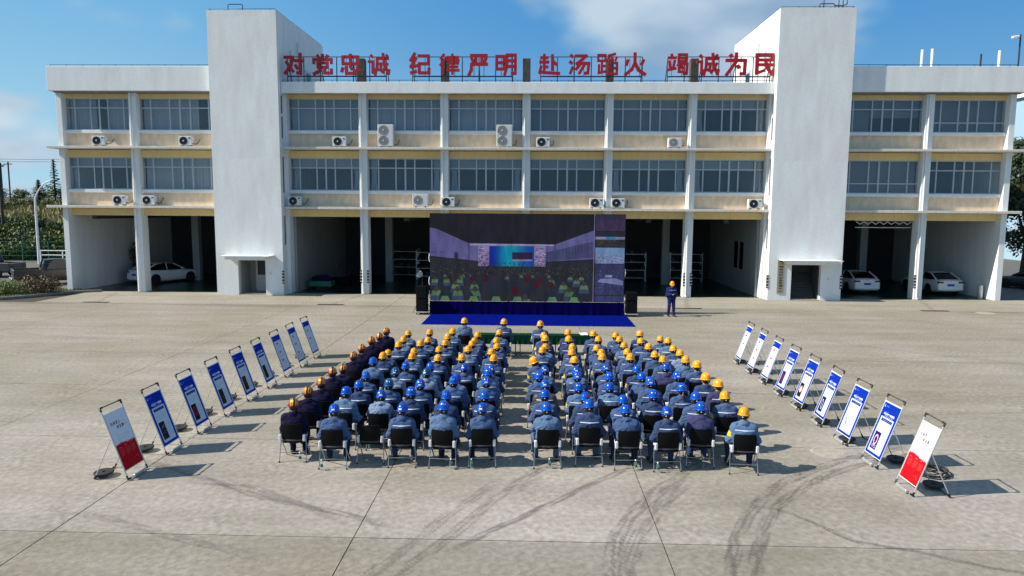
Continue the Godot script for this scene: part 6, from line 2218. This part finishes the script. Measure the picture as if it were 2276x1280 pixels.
func make_car(nm: String, label: String, cat: String, at: Vector3, turn: float, paint: Material, pickup: bool, group: String, plate := true) -> Node3D:
	var o := thing(nm, label, cat, at, turn, group)
	var body_ring := func(s: Array) -> Array:
		var w: float = s[1]
		var yb: float = s[2]
		var yt: float = s[3]
		var r := []
		for q in [[0.82, 0.0], [0.95, 0.1], [1.0, 0.35], [1.0, 0.68], [0.965, 0.88], [0.86, 0.98], [0.5, 1.01], [0.0, 1.02]]:
			r.append(Vector3(w * q[0], lerpf(yb, yt, q[1]), s[0]))
		for q in [[0.5, 1.01], [0.86, 0.98], [0.965, 0.88], [1.0, 0.68], [1.0, 0.35], [0.95, 0.1], [0.82, 0.0], [0.0, -0.02]]:
			r.append(Vector3(-w * q[0], lerpf(yb, yt, q[1]), s[0]))
		r.append(r[0])
		return r
	var cab_ring := func(s: Array) -> Array:
		var r := []
		for q in [[1.0, 0.0, 0.0], [0.5, 0.5, 0.5], [0.1, 0.9, 0.92], [-0.35, 1.0, 1.0]]:
			var w: float = lerpf(s[1], s[2], clampf(q[1], 0, 1)) * (1.0 if q[0] > -0.3 else 0.8)
			r.append(Vector3(w, lerpf(s[3], s[4], q[2]), s[0]))
		var n := r.size()
		for i in n:
			var p: Vector3 = r[n - 1 - i]
			r.append(Vector3(-p.x, p.y, p.z))
		r.append(r[0])
		return r
	var body := []
	var cab := []
	var wheels := []
	var rear := 2.37
	if not pickup:
		body = [[-2.37, 0.62, 0.3, 0.62], [-2.25, 0.78, 0.22, 0.7], [-1.7, 0.88, 0.18, 0.85], [-0.9, 0.91, 0.17, 0.94], [0.2, 0.915, 0.17, 0.96], [1.2, 0.91, 0.17, 0.99], [1.8, 0.89, 0.2, 1.03], [2.25, 0.85, 0.25, 1.03], [2.37, 0.78, 0.34, 0.95]]
		cab = [[-0.98, 0.8, 0.79, 0.92, 0.94], [-0.2, 0.82, 0.64, 0.94, 1.37], [0.5, 0.82, 0.64, 0.96, 1.44], [1.15, 0.81, 0.62, 0.97, 1.38], [1.98, 0.76, 0.7, 1.0, 1.05]]
		wheels = [-1.38, 1.36]
	else:
		rear = 2.65
		body = [[-2.65, 0.7, 0.45, 0.95], [-2.5, 0.86, 0.36, 1.05], [-1.6, 0.92, 0.32, 1.12], [-0.5, 0.93, 0.3, 1.15], [0.95, 0.93, 0.3, 1.15], [1.0, 0.92, 0.36, 0.72], [2.5, 0.92, 0.4, 0.74], [2.65, 0.9, 0.45, 0.74]]
		cab = [[-1.35, 0.82, 0.8, 1.1, 1.12], [-0.7, 0.84, 0.7, 1.13, 1.74], [0.2, 0.84, 0.7, 1.13, 1.8], [0.8, 0.84, 0.7, 1.13, 1.75], [0.98, 0.83, 0.78, 1.13, 1.16]]
		wheels = [-1.65, 1.6]
	part("body", loft(body, body_ring), paint, o)
	var g := part("windows", loft(cab, cab_ring), M.car_glass, o)
	g.name = "cabin_glass"
	var roof := MB.new()
	var r0: float = cab[1][4]
	var rz0: float = cab[1][0]
	var rz1: float = cab[3][0]
	var rows := []
	for j in 7:
		var row := []
		var z := lerpf(rz0 - 0.05, rz1 + 0.05, j / 6.0)
		var yy := lerpf(lerpf(r0, cab[2][4], clampf((z - rz0) / (cab[2][0] - rz0), 0, 1)), cab[3][4], clampf((z - cab[2][0]) / (rz1 - cab[2][0]), 0, 1))
		for i in 9:
			var u := i / 8.0 * 2 - 1
			row.append(Vector3(u * 0.665, yy + 0.018 - 0.06 * pow(absf(u), 6.0), z))
		rows.append(row)
	roof.sheet(rows)
	part("roof", roof, paint, o)
	for s in [-1.0, 1.0]:
		part("pillar", tb([Vector3(s * 0.8, cab[0][4], cab[0][0]), Vector3(s * 0.655, r0, rz0)], 0.032, 6), paint, o)
		part("pillar", tb([Vector3(s * 0.825, cab[2][3] + 0.02, cab[2][0] - 0.1), Vector3(s * 0.665, cab[2][4] - 0.03, cab[2][0] - 0.1)], 0.028, 6), paint, o)
		part("pillar", tb([Vector3(s * 0.745, cab[4][4], cab[4][0]), Vector3(s * 0.64, cab[3][4], rz1)], 0.05, 6), paint, o)
		for z in wheels:
			var t := MB.new()
			var rr := 0.33 if not pickup else 0.38
			t.lathe([Vector2(rr * 0.62, -0.1), Vector2(rr * 0.95, -0.1), Vector2(rr, -0.07), Vector2(rr, 0.07), Vector2(rr * 0.95, 0.1), Vector2(rr * 0.62, 0.1)], 22, Transform3D(Basis(Vector3(0, 0, 1), PI / 2), Vector3(s * 0.83, rr, z)))
			var wh := part("wheel", t, M.tyre, o)
			var rm := MB.new()
			rm.lathe([Vector2(0.0, 0.085), Vector2(rr * 0.2, 0.085), Vector2(rr * 0.3, 0.06), Vector2(rr * 0.55, 0.075), Vector2(rr * 0.63, 0.08)], 14, Transform3D(Basis(Vector3(0, 0, 1), -s * PI / 2), Vector3(s * 0.83, rr, z)))
			part("rim", rm, M.rim, wh)
			var arch := MB.new()
			arch.lathe([Vector2(0.0, 0.03), Vector2(rr * 1.12, 0.03), Vector2(rr * 1.12, 0)], 20, Transform3D(Basis(Vector3(0, 0, 1), -s * PI / 2), Vector3(s * 0.893, rr + 0.02, z)))
			part("wheel_arch", arch, M.tyre, o)
		part("mirror", bx(Vector3(s * 0.9, 0.95 + (0.2 if pickup else 0.0), -0.75), Vector3(s * 1.05, 1.09 + (0.2 if pickup else 0.0), -0.6), 0.03), paint, o)
		var y := 0.82 if not pickup else 0.85
		part("tail_lamp", bx(Vector3(s * 0.46, y - 0.02, rear - 0.12), Vector3(s * 0.83, y + 0.1, rear + 0.012), 0.02), M.lamp_red, o)
		part("headlight", bx(Vector3(s * 0.5, 0.58 + (0.25 if pickup else 0.0), -rear + 0.0), Vector3(s * 0.78, 0.7 + (0.25 if pickup else 0.0), -rear + 0.2), 0.02), M.lamp_clear, o)
		part("handle", bx(Vector3(s * 0.905, 0.84, 0.25), Vector3(s * 0.925, 0.87, 0.45), 0.005), paint, o)
	if pickup:
		var bed := MB.new()
		for s in [-1.0, 1.0]:
			bed.span(Vector3(minf(s * 0.84, s * 0.92), 0.6, 1.0), Vector3(maxf(s * 0.84, s * 0.92), 1.15, 2.64), 0.02)
		part("bed_side", bed, paint, o)
		var tg := part("tailgate", bx(Vector3(-0.839, 0.62, 2.56), Vector3(0.839, 1.15, 2.64), 0.02), paint, o)
		part("trim", bx(Vector3(-0.83, 1.08, 2.641), Vector3(0.83, 1.13, 2.65)), M.chrome, tg)
		part("rear_bumper", bx(Vector3(-0.85, 0.42, 2.6), Vector3(0.85, 0.58, 2.8), 0.03), M.chrome, o)
	else:
		part("rear_bumper", bx(Vector3(-0.8, 0.36, 2.3), Vector3(0.8, 0.5, 2.405), 0.03), paint, o)
		part("badge", bx(Vector3(-0.04, 0.9, 2.36), Vector3(0.04, 0.97, 2.378)), M.chrome, o)
	if plate:
		part("number_plate", bx(Vector3(-0.22, 0.62, rear + 0.0), Vector3(0.22, 0.76, rear + 0.02), 0.004), M.plate_blue, o)
	return o

func build_vehicles() -> void:
	make_car("parked_car", "white sedan parked aslant in the left wing behind a column", "car", Vector3(-26.5, 0.012, -49.9), -0.478, M.car_white, false, "white cars in the garage bays")
	make_car("parked_car", "white car parked in the bay right of the right tower", "car", Vector3(21.75, 0.012, -48.6), 0.0, M.car_white, false, "white cars in the garage bays")
	make_car("parked_car", "white sedan parked in the last bay at the right end", "car", Vector3(26.9, 0.012, -48.3), 0.0, M.car_white, false, "white cars in the garage bays")
	make_car("pickup_truck", "black pickup parked at the left edge below the slope", "pickup", Vector3(-42.3, -0.06, -53.0), PI / 2, M.car_black, true, "pickups left of the building", false)
	make_car("pickup_truck", "dark bronze pickup parked behind the bushes beside the building", "pickup", Vector3(-33.5, -0.06, -48.6), -0.85, M.car_bronze, true, "pickups left of the building")
	make_car("parked_car", "dark car half hidden behind the building's right end", "car", Vector3(35.6, -0.06, -51.0), 0.3, M.car_black, false, "")

# ---------------------------------------------------------------- the audience
func build_audience() -> void:
	POSES = [
		pose({"seed": 3}),
		pose({"seed": 4, "lean": 0.07, "arms": 3, "wide": 0.2, "pitch": -0.2, "tilt": 0.06}),
		pose({"seed": 5, "lean": 0.24, "arms": 1, "wide": 0.24, "pitch": -0.1, "fold": 0.018}),
		pose({"seed": 6, "arms": 2, "turn": 0.3, "tilt": -0.06}),
		pose({"seed": 7, "lean": 0.03, "wide": 0.23, "turn": -0.35, "pitch": -0.15, "arms": 3}),
		pose({"seed": 8, "lean": 0.12, "side": -0.16, "turn": 0.75, "tilt": 0.25, "pitch": -0.3}),
		pose({"seed": 9, "stand": true, "arms": 4, "pitch": -0.12}),
	]
	var seats := [
		"-4.93,-23.42;-4.94,-22.37;-5.00,-21.54;-5.02,-20.37;-5.03,-19.44;-5.02,-18.25;-5.08,-17.46;-4.99,-16.25;-5.05,-15.44;-5.06,-14.49",
		"-4.16,-23.26;-4.14,-22.11;-4.07,-20.87;-4.23,-20.24;-4.17,-19.32;-4.29,-18.62;-4.15,-17.22;-4.07,-15.97;-4.18,-15.43;-4.11,-14.22",
		"-3.44,-23.30;-3.35,-22.06;-3.40,-21.11;-3.46,-20.30;-3.38,-19.50;-3.34,-18.25;-3.48,-17.55;-3.37,-16.21;-3.43,-15.63;-3.40,-14.40",
		"-2.66,-23.29;-2.73,-22.46;-2.66,-21.30;-2.75,-20.52;-2.62,-19.22;-2.67,-18.15;-2.67,-17.50;-2.62,-16.03;-2.69,-15.34;-2.70,-14.32",
		"-1.82,-23.13;-1.87,-22.52;-1.85,-21.45;-1.87,-20.35;-1.94,-19.19;-1.78,-18.27;-1.86,-17.14;-1.86,-16.43;-1.89,-15.25;-1.83,-14.25",
		"-1.09,-23.23;-1.14,-22.20;-1.06,-20.89;-1.17,-19.96;-1.06,-19.24;-1.06,-18.14;-1.10,-17.40;-1.08,-16.48;-1.06,-15.53;-1.03,-14.38",
		"0.39,-23.09;0.41,-21.99;0.41,-21.30;0.31,-20.61;0.08,-19.18;0.34,-17.98;0.18,-17.12;0.32,-16.36;0.30,-15.50;0.32,-14.82",
		"1.20,-23.37;1.16,-21.78;1.22,-21.03;1.16,-19.81;1.17,-19.21;1.17,-17.88;1.14,-17.30;1.10,-16.15;1.19,-15.32;1.22,-14.63",
		"2.03,-23.25;2.12,-22.25;1.98,-21.26;2.05,-20.76;1.98,-19.86;1.98,-18.77;1.93,-17.28;1.86,-16.55;2.04,-15.44;2.00,-15.00",
		"2.76,-22.92;2.79,-22.30;2.83,-21.45;2.80,-20.46;2.75,-19.46;2.75,-18.20;2.79,-17.70;2.83,-16.60;2.73,-15.52;2.81,-14.35",
		"3.57,-23.22;3.44,-22.00;3.52,-21.05;3.54,-20.10;3.64,-19.34;3.54,-18.35;3.64,-17.43;3.49,-16.00;3.64,-15.36;3.56,-14.57",
		"4.26,-23.26;4.31,-22.16;4.28,-21.15;4.32,-20.35;4.21,-19.03;4.40,-18.61;4.28,-17.09;4.46,-16.95;4.33,-15.55;4.37,-14.26"]
	# helmets and things special to one seat: column, row -> options
	var kinds := ["rrrrrrrrrr", "yyyyybbbbb", "yyyyybttb-", "yyyyybtbbb", "yyyyybbbbb", "yyyyybbbbb", "yyyyybbbbb", "yyyyybbbbb", "yyyyybbbbb", "yyyyybbbbb", "yyyyybbbbb", "yyyyyyyyyy"]
	var special := {"2,6": "Ls", "2,8": "Lns", "3,6": "Lns", "3,7": "rs", "3,9": "s", "4,9": "Dn", "1,5": "Dn", "1,8": "D", "4,3": "D", "6,0": "a", "6,1": "a", "6,4": "5a", "7,0": "a", "7,4": "a", "8,1": "a", "8,4": "a", "9,1": "a", "9,2": "a", "8,2": "a", "11,1": "a", "9,5": "a", "7,7": "a", "7,6": "s", "7,8": "r", "10,7": "p", "10,9": "Pn", "10,5": "Pn", "11,9": "Da4", "11,8": "a", "11,7": "P3", "11,4": "Dn", "6,9": "2", "8,5": "2", "8,8": "2", "8,9": "2n", "6,7": "K", "6,5": "s", "11,3": "Ln"}
	for ci in 12:
		var row: PackedStringArray = seats[ci].split(";")
		var block := "left block" if ci < 6 else "right block"
		var fromaisle := 5 - ci if ci < 6 else ci - 6
		var colname: String = ["aisle seat", "second from aisle", "third from aisle", "fourth from aisle", "fifth from aisle", "outermost seat"][fromaisle]
		for ri in 10:
			var xy := row[ri].split(",")
			var hx := float(xy[0])
			var grid := -23.3 + 0.985 * ri
			var hz := clampf(float(xy[1]), grid - 0.24, grid + 0.24)
			var k: String = kinds[ci][ri]
			var sp: String = special.get("%d,%d" % [ci, ri], "")
			var pid: int = [0, 0, 1, 1, 3, 4, 0, 2][rng.randi() % 8]
			for d in "012345":
				if sp.contains(d):
					pid = int(d)
			var jm: Material = [M.work_blue, M.work_blue, M.work_dark, M.denim, M.work_blue][rng.randi() % 5]
			var opt := sp
			var coat := "blue jacket"
			if k == "r":
				jm = M.navy
				opt += "n"
				coat = "navy jacket"
			elif sp.contains("L"):
				jm = M.shirt
				coat = "pale shirt"
			elif sp.contains("D"):
				jm = M.denim
			elif sp.contains("P"):
				jm = M.purple
				coat = "purple jacket"
			elif sp.contains("K"):
				jm = M.chair_grey
				coat = "grey jacket"
			elif rng.randf() < 0.12:
				opt += "n"
			if k == "b" and rng.randf() < 0.2:
				opt += "s"
			var turn := rng.randf_range(-0.12, 0.12)
			var sc := rng.randf_range(0.965, 1.035)
			var rown := nth(ri) + " row from screen"
			var cpos: Vector3
			if k == "-":
				cpos = Vector3(hx, 0, hz - 0.14)
				make_chair("empty black folding chair, fourth from aisle, left block, tenth row from screen", cpos, 0.03, "black folding chairs of the audience")
				continue
			var hd: Vector3 = POSES[pid].head.origin
			var off := Basis(Vector3.UP, turn) * (Vector3(hd.x, 0, hd.z) * sc)
			var pos := Vector3(hx, 0, hz) - off
			if pid == 2 or pid == 5:
				pos.z = clampf(pos.z, grid - 0.16, grid + 0.3)
			var hn: String = {"y": "yellow helmet", "b": "blue helmet", "t": "teal helmet", "r": "red striped helmet"}[k]
			var what := hn + " and " + coat
			if sp.contains("p"):
				what = "blue helmet with long ponytail"
			elif sp.contains("a"):
				what = hn + " with yellow armband"
			make_person("person in %s, %s, %s, %s" % [what, colname, block, rown], pid, k, jm, M.navy if k == "r" else ([M.trousers, M.trousers, M.work_dark, M.trousers_pale][rng.randi() % 4]), pos, turn, sc, opt, "seated audience")
			make_chair("black folding chair under %s, %s, %s, %s" % [hn, colname, block, rown], Vector3(pos.x, 0, pos.z + 0.01), turn * 0.7, "black folding chairs of the audience")
			if ri == 8 and (ri + ci) % 2 == 0 or ri == 9 and ci % 4 != 3:
				water_bottle("clear water bottle under chair, %s, %s, %s" % [colname, block, rown], Vector3(pos.x + [-0.12, 0.16, -0.2, 0.05][(ci + ri) % 4], 0, pos.z + 0.22 + 0.08 * (ci % 2)))
	# three at the tables
	for q in [[-2.46, -25.2, "left", M.denim, "n"], [-1.02, -25.1, "middle", M.work_blue, ""], [0.29, -24.72, "right", M.work_blue, "a"]]:
		var hd: Vector3 = POSES[3].head.origin
		var pid: int = 0
		hd = POSES[pid].head.origin
		var pos := Vector3(q[0], 0, q[1]) - Vector3(hd.x, 0, hd.z) * 1.06
		make_person("person in yellow helmet seated at the green tables, %s of the three" % q[2], pid, "y", q[3], M.trousers, pos, rng.randf_range(-0.05, 0.05), 1.06, q[4], "people seated at the green tables")
		make_chair("black folding chair at the green tables, %s of the three" % q[2], Vector3(pos.x, 0, pos.z + 0.01), 0.0, "chairs at the green tables")
	var sp := make_person("person in yellow helmet and dark blue uniform standing beside the screen with hands together", 6, "y", M.uniform, M.uniform, Vector3(7.07, 0, -35.83), PI + 0.1, 1.02, "e")

var bottle_mesh: Mesh
var bottle_label_mesh: Mesh
var cap_mesh: Mesh
func water_bottle(label: String, at: Vector3) -> void:
	if bottle_mesh == null:
		var m := MB.new()
		m.lathe([Vector2(0, 0.002), Vector2(0.028, 0.0), Vector2(0.032, 0.01), Vector2(0.031, 0.06), Vector2(0.033, 0.07), Vector2(0.033, 0.14), Vector2(0.028, 0.17), Vector2(0.014, 0.195), Vector2(0.0135, 0.21)], 12)
		bottle_mesh = m.mesh()
		var l := MB.new()
		l.lathe([Vector2(0.0335, 0.075), Vector2(0.0335, 0.125)], 12)
		bottle_label_mesh = l.mesh()
		var c := MB.new()
		c.lathe([Vector2(0.016, 0.205), Vector2(0.016, 0.225), Vector2(0.0, 0.226)], 10)
		cap_mesh = c.mesh()
	var o := thing("water_bottle", label, "bottle", at, 0.0, "water bottles under the chairs")
	part("bottle", bottle_mesh, M.bottle, o)
	part("label", bottle_label_mesh, M.bottle_label, o)
	part("cap", cap_mesh, M.white_paper, o)

# ---------------------------------------------------------------- everything
func _ready() -> void:
	rng.seed = 20240607
	var cam := Camera3D.new()
	cam.name = "camera"
	cam.fov = 44.44
	cam.near = 0.1
	cam.far = 3000.0
	add_child(cam)
	cam.position = Vector3(0, 5.367, 0)
	cam.rotation = Vector3(-0.1109, 0.0294, 0.0064)
	cam.current = true
	var env := Environment.new()
	env.background_mode = Environment.BG_SKY
	var sky := Sky.new()
	var pm := PanoramaSkyMaterial.new()
	pm.panorama = make_sky()
	pm.energy_multiplier = 0.76
	sky.sky_material = pm
	env.sky = sky
	env.tonemap_mode = Environment.TONE_MAPPER_LINEAR
	env.tonemap_exposure = 1.4
	env.sdfgi_enabled = true
	env.ssao_enabled = true
	env.ssil_enabled = true
	var we := WorldEnvironment.new()
	we.name = "environment"
	we.environment = env
	add_child(we)
	var sun := DirectionalLight3D.new()
	sun.name = "sun"
	sun.light_energy = 1.6
	sun.light_color = Color(1.0, 0.96, 0.905)
	sun.light_angular_distance = 0.5
	sun.shadow_enabled = true
	add_child(sun)
	sun.look_at_from_position(Vector3.ZERO, -Vector3(-0.752, 0.635, 0.15), Vector3.UP)
	var t0 := Time.get_ticks_msec()
	make_materials()
	make_head_and_hand()
	make_helmets()
	build_yard()
	print("yard ", Time.get_ticks_msec() - t0)
	build_station()
	build_letters()
	build_air_conditioners()
	build_garage_things()
	build_hillside()
	build_vehicles()
	build_stage()
	print("stage ", Time.get_ticks_msec() - t0)
	build_posters()
	print("posters ", Time.get_ticks_msec() - t0)
	build_audience()
	print("all ", Time.get_ticks_msec() - t0)
